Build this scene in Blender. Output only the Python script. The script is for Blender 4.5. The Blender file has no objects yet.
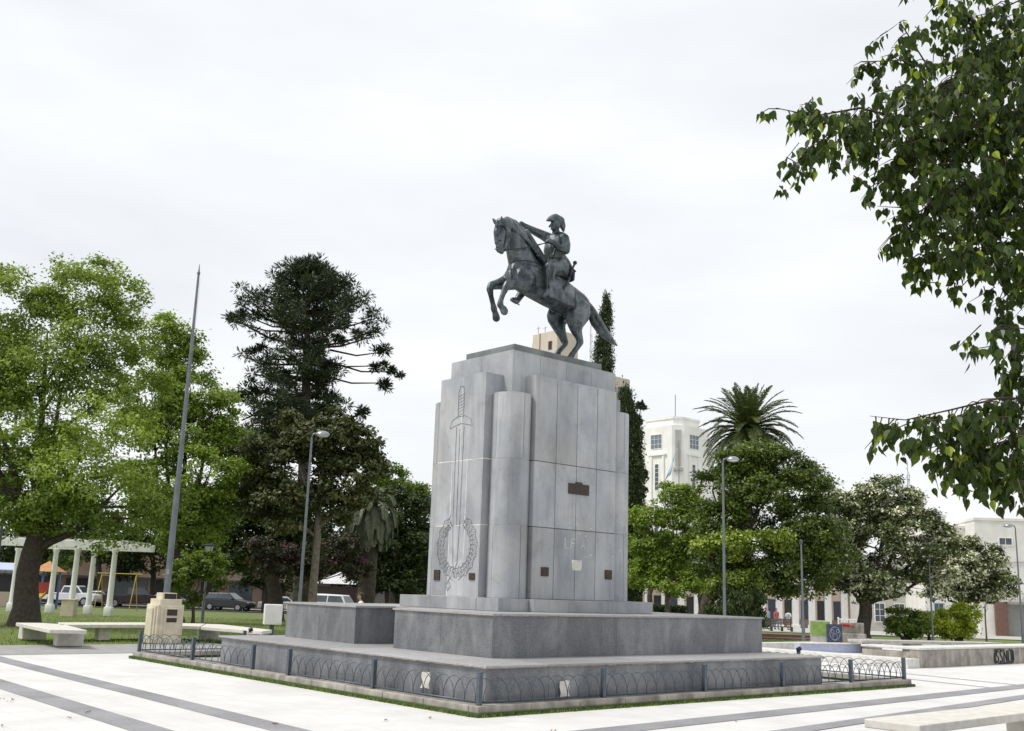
import bpy, bmesh, math, random
import numpy as np
from math import sin, cos, pi, radians, sqrt, atan2
from mathutils import Vector, Matrix, noise
random.seed(7); rng = np.random.default_rng(11)
S = bpy.context.scene; COL = S.collection

# ---------------------------------------------------------------- camera
FPX, PITCH, ROLL, EYE = 1041.706, 0.2129805, 0.0331454, 1.65
F_ = np.array([0, cos(PITCH), sin(PITCH)]); R0 = np.array([1., 0, 0]); U0 = np.cross(R0, F_)
R_ = R0*cos(ROLL)+U0*sin(ROLL); U_ = -R0*sin(ROLL)+U0*cos(ROLL); CP = np.array([0, 0, EYE])
YAW = 0.7275804
UU = np.array([cos(YAW), sin(YAW), 0]); WW = np.array([-sin(YAW), cos(YAW), 0]); OO = np.array([-.3003, 14.4442, 0])
def ray(x, y): return F_+(x-512)/FPX*R_-(y-365.5)/FPX*U_
def onz(x, y, z=0.):
    r = ray(x, y); return CP+(z-EYE)/r[2]*r
def ony(x, y, Y):
    r = ray(x, y); return CP+Y/r[1]*r
def M(a, b, z=0.): return OO+a*UU+b*WW+np.array([0, 0, z])     # monument coordinates
def onw(x, y, W):                                              # point on the vertical plane w = W
    r = ray(x, y); t = ((W*WW+OO-CP)@WW)/(r@WW); return CP+t*r
def terr(y): return -max(0., y-40.)*.0165 if y < 160 else -1.98
cam = bpy.data.cameras.new('camera'); co = bpy.data.objects.new('camera', cam); COL.objects.link(co)
cam.sensor_width = 36; cam.lens = FPX/1024*36; cam.clip_end = 3000; cam.clip_start = .05
mw = Matrix.Identity(4)
for i in range(3):
    mw[i][0] = R_[i]; mw[i][1] = U_[i]; mw[i][2] = -F_[i]; mw[i][3] = CP[i]
co.matrix_world = mw; S.camera = co

# ---------------------------------------------------------------- materials
class NT:
    def __init__(s, m):
        m.use_nodes = True; s.t = m.node_tree; s.n = s.t.nodes; s.l = s.t.links
        s.b = s.n.get('Principled BSDF')
    def add(s, t, **k):
        n = s.n.new(t)
        for a, v in k.items():
            if a in n.inputs.keys(): n.inputs[a].default_value = v
            else: setattr(n, a, v)
        return n
    def link(s, a, b): s.l.new(a, b)
    def noise(s, scale, detail=4, vec=None, rough=.55, dist=0.):
        n = s.add('ShaderNodeTexNoise'); n.inputs['Scale'].default_value = scale; n.inputs['Detail'].default_value = detail
        n.inputs['Roughness'].default_value = rough; n.inputs['Distortion'].default_value = dist
        if vec is not None: s.link(vec, n.inputs['Vector'])
        return n.outputs['Fac']
    def coord(s, sc=(1, 1, 1), kind='Object'):
        c = s.add('ShaderNodeTexCoord'); m = s.add('ShaderNodeMapping'); m.inputs['Scale'].default_value = sc
        s.link(c.outputs[kind], m.inputs['Vector']); return m.outputs['Vector']
    def ramp(s, fac, stops):
        r = s.add('ShaderNodeValToRGB'); e = r.color_ramp.elements
        while len(e) < len(stops): e.new(.5)
        for i, (p, c) in enumerate(stops):
            e[i].position = p; e[i].color = (c, c, c, 1) if not hasattr(c, '__len__') else (*c, 1)
        s.link(fac, r.inputs['Fac']); return r.outputs['Color']
    def mix(s, fac, a, b, mode='MIX'):
        m = s.add('ShaderNodeMix'); m.data_type = 'RGBA'; m.blend_type = mode
        for v, k in ((fac, 0), (a, 6), (b, 7)):
            if hasattr(v, 'is_linked') or isinstance(v, bpy.types.NodeSocket): s.link(v, m.inputs[k])
            else: m.inputs[k].default_value = v if k == 0 else (*v, 1)
        return m.outputs[2]
    def bump(s, h, strength=.3, dist=.02):
        b = s.add('ShaderNodeBump'); b.inputs['Strength'].default_value = strength; b.inputs['Distance'].default_value = dist
        s.link(h, b.inputs['Height']); s.link(b.outputs['Normal'], s.b.inputs['Normal'])
    def tint(s, name='tint'):
        a = s.add('ShaderNodeAttribute'); a.attribute_name = name; return a.outputs['Fac']
MATS = {}
def mat(name):
    m = bpy.data.materials.new(name); MATS[name] = m; return m, NT(m)
def simple(name, c, rough=.6, metal=0., var=.25, scale=6., bump=.15, spec=None):
    m, n = mat(name)
    f = n.noise(scale, 5, n.coord())
    lo = tuple(v*(1-var) for v in c); hi = tuple(min(1, v*(1+var)) for v in c)
    n.link(n.ramp(f, [(.3, lo), (.7, hi)]), n.b.inputs['Base Color'])
    n.b.inputs['Roughness'].default_value = rough; n.b.inputs['Metallic'].default_value = metal
    if bump: n.bump(f, bump, .01)
    return m
def stone_marble():
    m, n = mat('grey marble')
    v = n.coord((1.5, 1.5, .8)); v2 = n.coord((5, 5, .5)); v3 = n.coord((1, 1, 1))
    a = n.ramp(n.noise(1., 6, v, .6, .3), [(.3, (.30, .315, .345)), (.5, (.42, .432, .458)), (.7, (.51, .518, .53))])
    st = n.ramp(n.noise(1., 4, v2, .6), [(.34, .6), (.48, 1.)])
    c = n.mix(.4, a, st, 'MULTIPLY')
    sp = n.ramp(n.noise(60, 2, v3), [(.4, .86), (.6, 1.05)])
    c = n.mix(.5, c, sp, 'MULTIPLY')
    t = n.ramp(n.tint(), [(0, .62), (1, 1.2)])
    c = n.mix(1., c, t, 'MULTIPLY')
    warm = n.ramp(n.noise(.8, 3, v3), [(.5, 0.), (.75, .35)])
    c = n.mix(warm, c, (.36, .32, .25))
    blot = n.ramp(n.noise(1.7, 7, v3, .7, .8), [(.54, 0.), (.65, .38), (.82, .6)])
    c = n.mix(blot, c, (.2, .2, .21))
    n.link(c, n.b.inputs['Base Color']); n.b.inputs['Roughness'].default_value = .42
    n.bump(n.noise(25, 6, v3), .12, .01); return m
def granite(name, lo, hi, rough, stain):
    m, n = mat(name); v = n.coord()
    sp = n.ramp(n.noise(75, 2, v, .8), [(.34, lo), (.5, tuple(a*.5+b*.5 for a, b in zip(lo, hi))), (.66, hi)])
    s2 = n.ramp(n.noise(1., 6, n.coord((1.6, 1.6, .8)), .65, .5), [(.44, 0.), (.66, stain*.8)])
    c = n.mix(s2, sp, (.42, .42, .43))
    drip = n.ramp(n.noise(1., 4, n.coord((7, 7, .5)), .6), [(.35, .75), (.55, 1.)])
    t = n.ramp(n.tint(), [(.3, .82), (.7, 1.15)]); c = n.mix(1., c, t, 'MULTIPLY')
    c = n.mix(.35, c, drip, 'MULTIPLY')
    n.link(c, n.b.inputs['Base Color']); n.b.inputs['Roughness'].default_value = rough
    n.bump(n.noise(40, 3, v), .05, .005); return m
stone_marble()
granite('dark granite', (.045, .05, .06), (.235, .243, .262), .38, .55)
granite('granite slab', (.2, .2, .21), (.52, .51, .5), .4, .3)
simple('rusty stone edge', (.27, .235, .21), .7, var=.6, scale=9)
simple('cap stone', (.17, .185, .185), .6, var=.35, scale=2.5)
simple('mortar', (.6, .59, .56), .8, var=.6, scale=3)
simple('lime mortar', (.72, .71, .68), .8, var=.3, scale=4)
simple('joint', (.13, .13, .13), .8, var=.9, scale=1.3)
simple('engraved line', (.19, .19, .195), .8, var=.5)
simple('white chalk paint', (.75, .75, .76), .7, var=.1)
simple('bronze plaque', (.06, .047, .038), .5, .5, .5, 30, .8)
def bronze():
    m, n = mat('patinated bronze'); v = n.coord()
    a = n.ramp(n.noise(3.5, 8, v, .65, .6), [(.33, (.020, .024, .030)), (.5, (.07, .08, .094)), (.68, (.19, .21, .225))])  # patina tones, spread wide to paint in highlights and dark recesses
    s = n.ramp(n.noise(1., 5, n.coord((14, 14, 2.2)), .6), [(.45, 0.), (.72, .6)])
    c = n.mix(s, a, (.16, .21, .195))
    n.link(c, n.b.inputs['Base Color']); n.b.inputs['Metallic'].default_value = .65; n.b.inputs['Roughness'].default_value = .4
    n.bump(n.noise(22, 6, v), .25, .012)
bronze()
simple('dark bronze', (.04, .044, .048), .45, .6, .4, 12)
simple('blue grey paint', (.085, .105, .13), .45, .3, .2, 12)
simple('pole paint', (.16, .18, .2), .45, .4, .2, 3)
def paving():
    m, n = mat('white paving'); v = n.coord()
    rot = n.add('ShaderNodeMapping'); rot.inputs['Rotation'].default_value = (0, 0, -YAW); n.link(v, rot.inputs['Vector'])
    b = n.add('ShaderNodeTexBrick'); b.offset = 0; b.inputs['Scale'].default_value = 1
    b.inputs['Brick Width'].default_value = .4; b.inputs['Row Height'].default_value = .4; b.inputs['Mortar Size'].default_value = .004
    b.inputs['Color1'].default_value = (.68, .675, .66, 1); b.inputs['Color2'].default_value = (.63, .625, .615, 1); b.inputs['Mortar'].default_value = (.5, .49, .475, 1)
    n.link(rot.outputs[0], b.inputs['Vector'])
    s = n.ramp(n.noise(.7, 8, v, .65), [(.3, .88), (.6, 1.03)])
    c = n.mix(1., b.outputs['Color'], s, 'MULTIPLY')
    big = n.ramp(n.noise(.23, 6, v, .7, .6), [(.42, 0.), (.7, .28)]); c = n.mix(big, c, (.45, .43, .4))
    sp = n.ramp(n.noise(38, 2, v), [(.66, 0.), (.74, .35)])
    c = n.mix(sp, c, (.4, .38, .35))
    n.link(c, n.b.inputs['Base Color']); n.b.inputs['Roughness'].default_value = .75
    n.bump(b.outputs['Fac'], .1, .003)
paving()
def stripe():
    m, n = mat('grey paving'); v = n.coord()
    c = n.ramp(n.noise(20, 6, v, .7), [(.3, (.20, .2, .21)), (.7, (.31, .31, .325))])
    s = n.ramp(n.noise(.9, 6, v), [(.35, .85), (.65, 1.15)])
    n.link(n.mix(1., c, s, 'MULTIPLY'), n.b.inputs['Base Color']); n.b.inputs['Roughness'].default_value = .8
stripe()
simple('path asphalt', (.30, .295, .29), .85, var=.2, scale=3)
simple('street asphalt', (.07, .07, .072), .85, var=.2, scale=2)
simple('light concrete', (.6, .59, .56), .8, var=.15, scale=5)
simple('concrete', (.42, .41, .38), .8, var=.22, scale=5, bump=.3)
def oldconc():
    m, n = mat('stained concrete'); v = n.coord()
    c = n.ramp(n.noise(2.5, 8, v, .65, .4), [(.3, (.2, .18, .155)), (.5, (.36, .335, .295)), (.72, (.48, .455, .41))])
    d = n.ramp(n.noise(1., 5, n.coord((4, 4, .5))), [(.35, .6), (.55, 1.)])
    n.link(n.mix(.7, c, d, 'MULTIPLY'), n.b.inputs['Base Color']); n.b.inputs['Roughness'].default_value = .85
    n.bump(n.noise(18, 6, v), .4, .01)
oldconc()
simple('cream stone', (.62, .56, .43), .7, var=.14, scale=4)
simple('bench stone', (.62, .595, .54), .75, var=.13, scale=7, bump=.3)
def lawn():
    m, n = mat('lawn'); v = n.coord()
    a = n.ramp(n.noise(3, 8, v, .7), [(.3, (.07, .10, .02)), (.55, (.13, .18, .038)), (.75, (.19, .23, .07))])
    d = n.ramp(n.noise(.35, 6, v, .6), [(.5, 0.), (.66, .8)])
    n.link(n.mix(d, a, (.17, .14, .085)), n.b.inputs['Base Color']); n.b.inputs['Roughness'].default_value = .95
    n.bump(n.noise(30, 4, v), .8, .03)
lawn()
simple('moss', (.05, .085, .018), .95, var=.5, scale=20, bump=.6)
simple('bark', (.06, .049, .038), .9, var=.45, scale=9, bump=.9)
simple('pale bark', (.17, .145, .115), .9, var=.4, scale=9, bump=.8)
simple('white paint', (.82, .82, .8), .6, var=.06, scale=4)
simple('white plaster', (.72, .71, .67), .8, var=.08, scale=1.2)
simple('grey plaster', (.48, .47, .44), .8, var=.12, scale=1.2)
simple('tower plaster', (.86, .855, .83), .8, var=.1, scale=.4)
simple('beige plaster', (.63, .55, .48), .85, var=.08, scale=.5)
simple('tan plaster', (.26, .19, .14), .85, var=.15, scale=.8)  # darkened for the shop walls: shade under the trees put into the colour
simple('shaded plaster', (.2, .195, .185), .85, var=.1)  # grey shop walls, tree shade worked into the base colour
simple('brick', (.17, .10, .08), .85, var=.25, scale=8)
simple('dark opening', (.02, .02, .022), .5, var=.2)
simple('window glass', (.07, .09, .11), .15, 0, .3, 1, 0)
simple('blue glass', (.16, .2, .24), .2, 0, .3, 3, 0)
simple('shutter grey', (.26, .26, .25), .6, var=.1)
simple('tyre', (.02, .02, .02), .8); simple('rim', (.4, .4, .42), .35, .8, .1)
simple('car black', (.015, .016, .02), .2, 0, .1, 2, 0); simple('car white', (.72, .72, .73), .25, 0, .05, 2, 0)
simple('car dark red grey', (.05, .03, .032), .25, 0, .1, 2, 0); simple('car silver', (.33, .35, .38), .3, .4, .05, 2, 0)
simple('tail light', (.35, .02, .02), .3); simple('head light', (.7, .7, .68), .2)
simple('red paint', (.38, .04, .03), .5); simple('yellow paint', (.45, .33, .05), .5); simple('orange paint', (.42, .19, .05), .5)
simple('blue paint', (.10, .2, .42), .5); simple('pale blue paint', (.42, .46, .62), .6, var=.1)
simple('green paint', (.2, .32, .07), .6); simple('navy paint', (.045, .055, .09), .6, var=.6, scale=14)
simple('skin', (.42, .25, .17), .6, var=.08, bump=0); simple('dark hair', (.02, .015, .012), .6)
simple('red shirt', (.42, .10, .09), .8); simple('white shirt', (.68, .66, .63), .8); simple('blue cloth', (.22, .30, .42), .8)
simple('jeans', (.08, .11, .18), .8); simple('beige trousers', (.4, .34, .26), .8)
simple('black plastic', (.02, .02, .02), .5); simple('wood slats', (.11, .085, .06), .7)
simple('lamp glass', (.65, .66, .66), .3, bump=0); simple('lamp metal', (.30, .32, .34), .35, .6, .1)
simple('cloth canopy', (.6, .6, .6), .7); simple('paper', (.72, .70, .66), .8, var=.15, scale=14)
simple('dry leaf', (.2, .12, .06), .9)
def leafmat(name, stops, trans=.25, rough=.55):
    m, n = mat(name)
    c = n.ramp(n.tint(), stops)
    n.link(c, n.b.inputs['Base Color']); n.b.inputs['Roughness'].default_value = rough
    n.b.inputs['Specular IOR Level'].default_value = .3
    tr = n.add('ShaderNodeBsdfTranslucent'); n.link(n.mix(1., c, (1.4, 1.5, .6), 'MULTIPLY'), tr.inputs['Color'])
    mx = n.add('ShaderNodeMixShader'); mx.inputs[0].default_value = trans
    n.link(n.b.outputs[0], mx.inputs[1]); n.link(tr.outputs[0], mx.inputs[2])
    n.link(mx.outputs[0], n.n['Material Output'].inputs['Surface'])
leafmat('fresh green leaves', [(0, (.075, .115, .018)), (.5, (.20, .285, .045)), (1, (.36, .46, .09))])
leafmat('mid green leaves', [(0, (.05, .08, .014)), (.5, (.14, .205, .035)), (1, (.26, .34, .06))])
leafmat('dark green leaves', [(0, (.018, .032, .010)), (.6, (.048, .072, .02)), (1, (.095, .125, .034))], .15)
leafmat('araucaria needles', [(0, (.014, .024, .010)), (.6, (.036, .055, .02)), (1, (.075, .095, .034))], .1)
leafmat('bronze green leaves', [(0, (.026, .034, .012)), (.5, (.07, .084, .026)), (.8, (.135, .15, .055)), (1, (.17, .12, .06))], .12, .45)
leafmat('glossy leaves', [(0, (.03, .05, .012)), (.5, (.09, .13, .026)), (.8, (.16, .21, .038)), (1, (.32, .41, .05))], .18, .4)
leafmat('bloom tree leaves', [(0, (.03, .045, .016)), (.45, (.085, .115, .032)), (.60, (.14, .18, .05)), (.64, (.66, .66, .50)), (1, (.86, .85, .72))], .15)
leafmat('crape leaves', [(0, (.03, .035, .016)), (.75, (.06, .06, .03)), (.80, (.2, .08, .13)), (1, (.30, .13, .2))], .15)
leafmat('purple leaves', [(0, (.05, .03, .03)), (1, (.13, .08, .08))], .15)
leafmat('yellow green leaves', [(0, (.14, .19, .02)), (.5, (.34, .42, .04)), (1, (.55, .6, .08))], .25)
leafmat('palm leaves', [(0, (.04, .06, .02)), (.6, (.10, .13, .045)), (1, (.2, .2, .09))], .15, .45)
leafmat('grey palm leaves', [(0, (.07, .085, .05)), (.6, (.15, .17, .11)), (1, (.28, .28, .19))], .15)
leafmat('near leaves', [(0, (.02, .034, .007)), (.55, (.05, .08, .014)), (.85, (.14, .20, .03)), (1, (.38, .46, .045))], .38, .28)
leafmat('cypress leaves', [(0, (.016, .03, .009)), (1, (.07, .095, .028))], .08)

# ---------------------------------------------------------------- mesh helpers
def mk(name, me, parent=None, mats=()):
    o = bpy.data.objects.new(name, me); COL.objects.link(o)
    for m in mats: me.materials.append(MATS[m] if isinstance(m, str) else m)
    if parent is not None: o.parent = parent
    return o
def thing(name, label, cat, loc=(0, 0, 0), group=None):
    o = bpy.data.objects.new(name, None); COL.objects.link(o); o.location = loc; o.empty_display_size = .2
    o['label'] = label; o['category'] = cat
    if group: o['group'] = group
    bpy.context.view_layer.update()
    return o
def tag(o, label, cat, group=None):
    o['label'] = label; o['category'] = cat
    if group: o['group'] = group
    return o
class MB:
    """collects geometry (world coordinates) for one mesh"""
    def __init__(s): s.v = []; s.f = []; s.m = []; s.t = []
    def face(s, vs, mi=0, t=.5):
        k = len(s.v); s.v += [tuple(map(float, p)) for p in vs]; s.f.append(tuple(range(k, k+len(vs)))); s.m.append(mi); s.t.append(t)
    def raw(s, vs, fs, mi=0, t=.5):
        k = len(s.v); s.v += [tuple(map(float, p)) for p in vs]
        for f in fs: s.f.append(tuple(k+i for i in f)); s.m.append(mi); s.t.append(t)
    def obox(s, O, ax, ay, az, mi=0, t=.5, bev=0.):
        """box from corner O with edge vectors"""
        O, ax, ay, az = [np.asarray(q, float) for q in (O, ax, ay, az)]
        if bev <= 0:
            vs = [O, O+ax, O+ax+ay, O+ay, O+az, O+ax+az, O+ax+ay+az, O+ay+az]
            s.raw(vs, [(0, 3, 2, 1), (4, 5, 6, 7), (0, 1, 5, 4), (1, 2, 6, 5), (2, 3, 7, 6), (3, 0, 4, 7)], mi, t); return
        bm = bmesh.new(); L = [np.linalg.norm(q) for q in (ax, ay, az)]; U = [q/l for q, l in zip((ax, ay, az), L)]
        bmesh.ops.create_cube(bm, size=1)
        for v in bm.verts: v.co = Vector(((v.co.x+.5)*L[0], (v.co.y+.5)*L[1], (v.co.z+.5)*L[2]))
        bmesh.ops.bevel(bm, geom=bm.edges[:], offset=min(bev, min(L)*.45), segments=2, profile=.5, affect='EDGES')
        bm.verts.index_update()
        s.raw([O+v.co.x*U[0]+v.co.y*U[1]+v.co.z*U[2] for v in bm.verts], [[v.index for v in f.verts] for f in bm.faces], mi, t); bm.free()
    def mbox(s, u0, u1, w0, w1, z0, z1, mi=0, t=.5, bev=0.):
        s.obox(M(u0, w0, z0), UU*(u1-u0), WW*(w1-w0), (0, 0, z1-z0), mi, t, bev)
    def box(s, x0, x1, y0, y1, z0, z1, mi=0, t=.5, bev=0., rot=0., piv=(0, 0)):
        a = np.array([cos(rot), sin(rot), 0]); b = np.array([-sin(rot), cos(rot), 0]); p = np.array([piv[0], piv[1], 0])
        s.obox(p+a*x0+b*y0+np.array([0, 0, z0]), a*(x1-x0), b*(y1-y0), (0, 0, z1-z0), mi, t, bev)
    def tube(s, pts, rad, seg=8, mi=0, t=.5, cap=True):
        pts = [np.asarray(p, float) for p in pts]; n = len(pts)
        if not hasattr(rad, '__len__'): rad = [rad]*n
        rings = []; prev = None
        for i, p in enumerate(pts):
            d = pts[min(i+1, n-1)]-pts[max(i-1, 0)]; d = d/(np.linalg.norm(d)+1e-9)
            if prev is None:
                a = np.cross(d, [0, 0, 1.]);
                if np.linalg.norm(a) < .1: a = np.cross(d, [1., 0, 0])
            else: a = prev-d*(prev@d)
            a = a/np.linalg.norm(a); prev = a; b = np.cross(d, a)
            rings += [p+rad[i]*(cos(2*pi*k/seg)*a+sin(2*pi*k/seg)*b) for k in range(seg)]
        fs = [(i*seg+k, i*seg+(k+1) % seg, (i+1)*seg+(k+1) % seg, (i+1)*seg+k) for i in range(n-1) for k in range(seg)]
        if cap: fs += [tuple(range(seg))[::-1], tuple((n-1)*seg+k for k in range(seg))]
        s.raw(rings, fs, mi, t)
    def lathe(s, c, prof, seg=16, mi=0):
        c = np.asarray(c, float); vs = []; n = len(prof)
        for r, z in prof: vs += [c+np.array([r*cos(2*pi*k/seg), r*sin(2*pi*k/seg), z]) for k in range(seg)]
        fs = [(i*seg+k, i*seg+(k+1) % seg, (i+1)*seg+(k+1) % seg, (i+1)*seg+k) for i in range(n-1) for k in range(seg)]
        fs += [tuple(range(seg))[::-1], tuple((n-1)*seg+k for k in range(seg))]
        s.raw(vs, fs, mi)
    def prism(s, pts2, z0, z1, mi=0, t=.5, fn=None):
        fn = fn or (lambda a, b, z: M(a, b, z)); n = len(pts2)
        s.raw([fn(a, b, z0) for a, b in pts2]+[fn(a, b, z1) for a, b in pts2],
              [tuple(range(n))[::-1], tuple(range(n, 2*n))]+[(i, (i+1) % n, n+(i+1) % n, n+i) for i in range(n)], mi, t)
    def build(s, name, mats, parent=None, smooth=False):
        me = bpy.data.meshes.new(name)
        off = np.array(parent.matrix_world.translation) if parent is not None else np.zeros(3)
        me.from_pydata([tuple(np.array(p)-off) for p in s.v], [], s.f)
        o = mk(name, me, parent, [mats] if isinstance(mats, str) else mats)
        me.polygons.foreach_set('material_index', s.m)
        a = me.attributes.new('tint', 'FLOAT', 'FACE'); a.data.foreach_set('value', s.t)
        if smooth: me.shade_smooth() if hasattr(me, 'shade_smooth') else None
        if smooth == 'auto':
            try: me.set_sharp_from_angle(angle=radians(40))
            except Exception: pass
        me.update(); return o
def struct(o): o['kind'] = 'structure'; return o

def npmesh(name, V, nper, tint, parent, matn, smooth=False):
    """V: (N*nper,3) world coordinates, N polygons of nper vertices"""
    N = len(V)//nper; me = bpy.data.meshes.new(name)
    off = np.array(parent.matrix_world.translation) if parent is not None else np.zeros(3)
    me.vertices.add(len(V)); me.vertices.foreach_set('co', (V-off).astype(np.float32).ravel())
    me.loops.add(len(V)); me.loops.foreach_set('vertex_index', np.arange(len(V), dtype=np.int32))
    me.polygons.add(N); me.polygons.foreach_set('loop_start', np.arange(0, len(V), nper, dtype=np.int32))
    try: me.polygons.foreach_set('loop_total', np.full(N, nper, dtype=np.int32))
    except Exception: pass
    a = me.attributes.new('tint', 'FLOAT', 'FACE'); a.data.foreach_set('value', tint.astype(np.float32))
    me.update(calc_edges=True); me.validate()
    return mk(name, me, parent, [matn])

def unit(v): return v/(np.linalg.norm(v, axis=-1, keepdims=True)+1e-9)
def leaves(C, size, tint, up=.5, aspect=.55, shape=4, droop=0., out=None):
    """C (N,3) leaf centres -> quads (rhombus-like)"""
    N = len(C); n = rng.normal(size=(N, 3))*.75+np.array([0, 0, up*1.6])
    if out is not None: n = n+out*.9
    n = unit(n); a = unit(np.cross(n, rng.normal(size=(N, 3))))
    if droop: a = unit(a+np.array([0, 0, -droop])); n = unit(np.cross(a, rng.normal(size=(N, 3))))
    b = np.cross(n, a); s = (size*rng.uniform(.65, 1.35, N))[:, None]
    V = np.empty((N, 4, 3)); V[:, 0] = C-a*s*.5; V[:, 1] = C+b*s*aspect*.5+n*s*.08; V[:, 2] = C+a*s*.5; V[:, 3] = C-b*s*aspect*.5+n*s*.08
    return V.reshape(-1, 3), tint
def blob_world(b, Y):
    px, py, rx, ry = b[:4]; d = b[4] if len(b) > 4 else 0.
    c = ony(px, py, Y+d); k = np.linalg.norm(c-CP)/FPX
    return c, np.array([rx*k, (rx+ry)*.5*k, ry*k])
def crown_points(blobs, Y, n, clump, shell=.55, bough=.42, nbo=13):
    """leaf positions in a hierarchy: blobs (boughs' envelope) > domed leaf pads > sprays > leaves"""
    B = [blob_world(b, Y) for b in blobs]; wts = np.array([(r[0]*r[2]+r[0]*r[1])**.9 for c, r in B]); wts /= wts.sum()
    P = []; T = []; O = []
    for (c, r), w, b in zip(B, wts, blobs):
        toff = b[5] if len(b) > 5 else 0.
        nl = int(n*w); npad = nbo; rb = bough*r.mean()
        d = unit(rng.normal(size=(npad, 3))+np.array([0, -.15, .12])); rad = rng.uniform(shell, 1.05, npad)**.8
        pc = c+d*rad[:, None]*r*.86; pr = rb*rng.uniform(.7, 1.25, npad); pt = rng.uniform(-.16, .16, npad)+toff
        ns = max(12, nl//40); k = rng.choice(npad, ns, p=pr**2/np.sum(pr**2)); sd = unit(rng.normal(size=(ns, 3))+np.array([0, 0, .55])+d[k]*.5)
        sc = pc[k]+sd*(pr[k]*rng.uniform(.6, 1.08, ns))[:, None]*np.array([1, 1, .72]); st = rng.uniform(-.14, .14, ns)
        q = rng.integers(0, ns, nl); g = rng.normal(size=(nl, 3))*clump*.5*np.array([1, 1, .6])
        P.append(sc[q]+g); O.append(sd[q]); T.append(np.clip(.5+pt[k][q]+st[q]+rng.normal(size=nl)*.15, 0.02, .98))
    crown_points.out = np.concatenate(O)
    return np.concatenate(P), np.concatenate(T), B
def limbs(mb, base, B, r0, fork, bend=.3, mi=0, n=9):
    """tapered trunk to a fork point and limbs to blob centres"""
    base = np.asarray(base, float); fork = np.asarray(fork, float)
    pts = [base+(fork-base)*t+np.array([sin(t*4+base[0])*.12*r0*3, cos(t*3)*.1*r0, 0])*(t*(1-t)*4) for t in np.linspace(0, 1, 7)]
    rad = [r0*(1.35 if i == 0 else 1.08 if i == 1 else 1)*(1-.28*i/6) for i in range(7)]
    pts = [pts[0]-np.array([0, 0, .15])]+pts; rad = [r0*1.5]+rad
    mb.tube(pts, rad, 10, mi)
    order = sorted(range(len(B)), key=lambda i: -B[i][1][0])[:n]
    for i in order:
        c, r = B[i]; st = pts[-1]-(pts[-1]-pts[3])*random.uniform(0, .5)
        mid = (st+c)/2+np.array([random.uniform(-.3, .3), random.uniform(-.3, .3), -bend*abs(c[2]-st[2])*.2-.1])
        end = c+np.array([0, 0, r[2]*.3]); q = [st, st*.6+mid*.4+np.array([0, 0, .1]), mid, mid*.45+end*.55, end]
        R = r0*random.uniform(.35, .5); mb.tube(q, [R, R*.85, R*.65, R*.45, R*.15], 6, mi)
        for j in range(5):
            e = c+unit(rng.normal(size=3))*r*.85; s0 = q[2]*.4+q[3]*.6 if j % 2 else q[3]
            mb.tube([s0, (s0+e)/2+rng.normal(size=3)*.15, e], [R*.35, R*.22, R*.06], 5, mi, cap=False)
def tree(name, label, px, py, Y, blobs, leafm, n, size, clump=.45, r0=.3, fork=None, barkm='bark', group='trees in the park', up=.5, cat='tree', base=None, droop=0., aspect=.55, shell=.55):
    b = ony(px, py, Y) if base is None else np.asarray(base, float); b[2] = terr(b[1])
    t = thing(name, label, cat, tuple(b), group)
    P, T, B = crown_points(blobs, Y, n, clump, shell, .40, 19 if name == 'park_tree' else 15)
    V, T = leaves(P, size, T, up, aspect, droop=droop, out=crown_points.out); npmesh('crown', V, 4, T, t, leafm)
    fk = np.array([b[0]+.2, b[1], b[2]+2.6]) if fork is None else ony(fork[0], fork[1], Y)
    mb = MB(); limbs(mb, b, B, r0, fk); mb.build('trunk', barkm, t, smooth=True)
    return t

# ---------------------------------------------------------------- world, sun
W = bpy.data.worlds.new('World'); S.world = W; W.use_nodes = True; wt = W.node_tree; wn = wt.nodes
SUN_EL, SUN_AZ = radians(52), radians(-62)       # azimuth from +Y towards +X: high, front left of the camera's back
bg = wn['Background']; sky = wn.new('ShaderNodeTexSky'); sky.sky_type = 'NISHITA'; sky.sun_disc = False
sky.sun_elevation = SUN_EL; sky.sun_rotation = SUN_AZ
wt.links.new(sky.outputs[0], bg.inputs['Color']); bg.inputs['Strength'].default_value = .1
bc = wn.new('ShaderNodeBackground'); tc = wn.new('ShaderNodeTexCoord'); mp = wn.new('ShaderNodeMapping'); mp.inputs['Scale'].default_value = (1, 1, 3.2)
wt.links.new(tc.outputs['Generated'], mp.inputs['Vector'])
no = wn.new('ShaderNodeTexNoise'); no.inputs['Scale'].default_value = 2.1; no.inputs['Detail'].default_value = 5; no.inputs['Roughness'].default_value = .5
wt.links.new(mp.outputs[0], no.inputs['Vector'])
rp = wn.new('ShaderNodeValToRGB'); rp.color_ramp.elements[0].position = .3; rp.color_ramp.elements[1].position = .72
rp.color_ramp.elements[0].color = (.70, .72, .75, 1); rp.color_ramp.elements[1].color = (.90, .905, .91, 1)
wt.links.new(no.outputs['Fac'], rp.inputs['Fac']); wt.links.new(rp.outputs[0], bc.inputs['Color']); bc.inputs['Strength'].default_value = 1.05
ms = wn.new('ShaderNodeMixShader'); ms.inputs[0].default_value = .94
wt.links.new(bg.outputs[0], ms.inputs[1]); wt.links.new(bc.outputs[0], ms.inputs[2]); wt.links.new(ms.outputs[0], wn['World Output'].inputs['Surface'])
sl = bpy.data.lights.new('sun', 'SUN'); sl.energy = 2.4; sl.angle = radians(11); sl.color = (1, .96, .9)
so = bpy.data.objects.new('sun', sl); COL.objects.link(so)
sd = Vector((sin(SUN_AZ)*cos(SUN_EL), cos(SUN_AZ)*cos(SUN_EL)*-.35, sin(SUN_EL)))
so.rotation_euler = sd.to_track_quat('Z', 'Y').to_euler()
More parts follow.
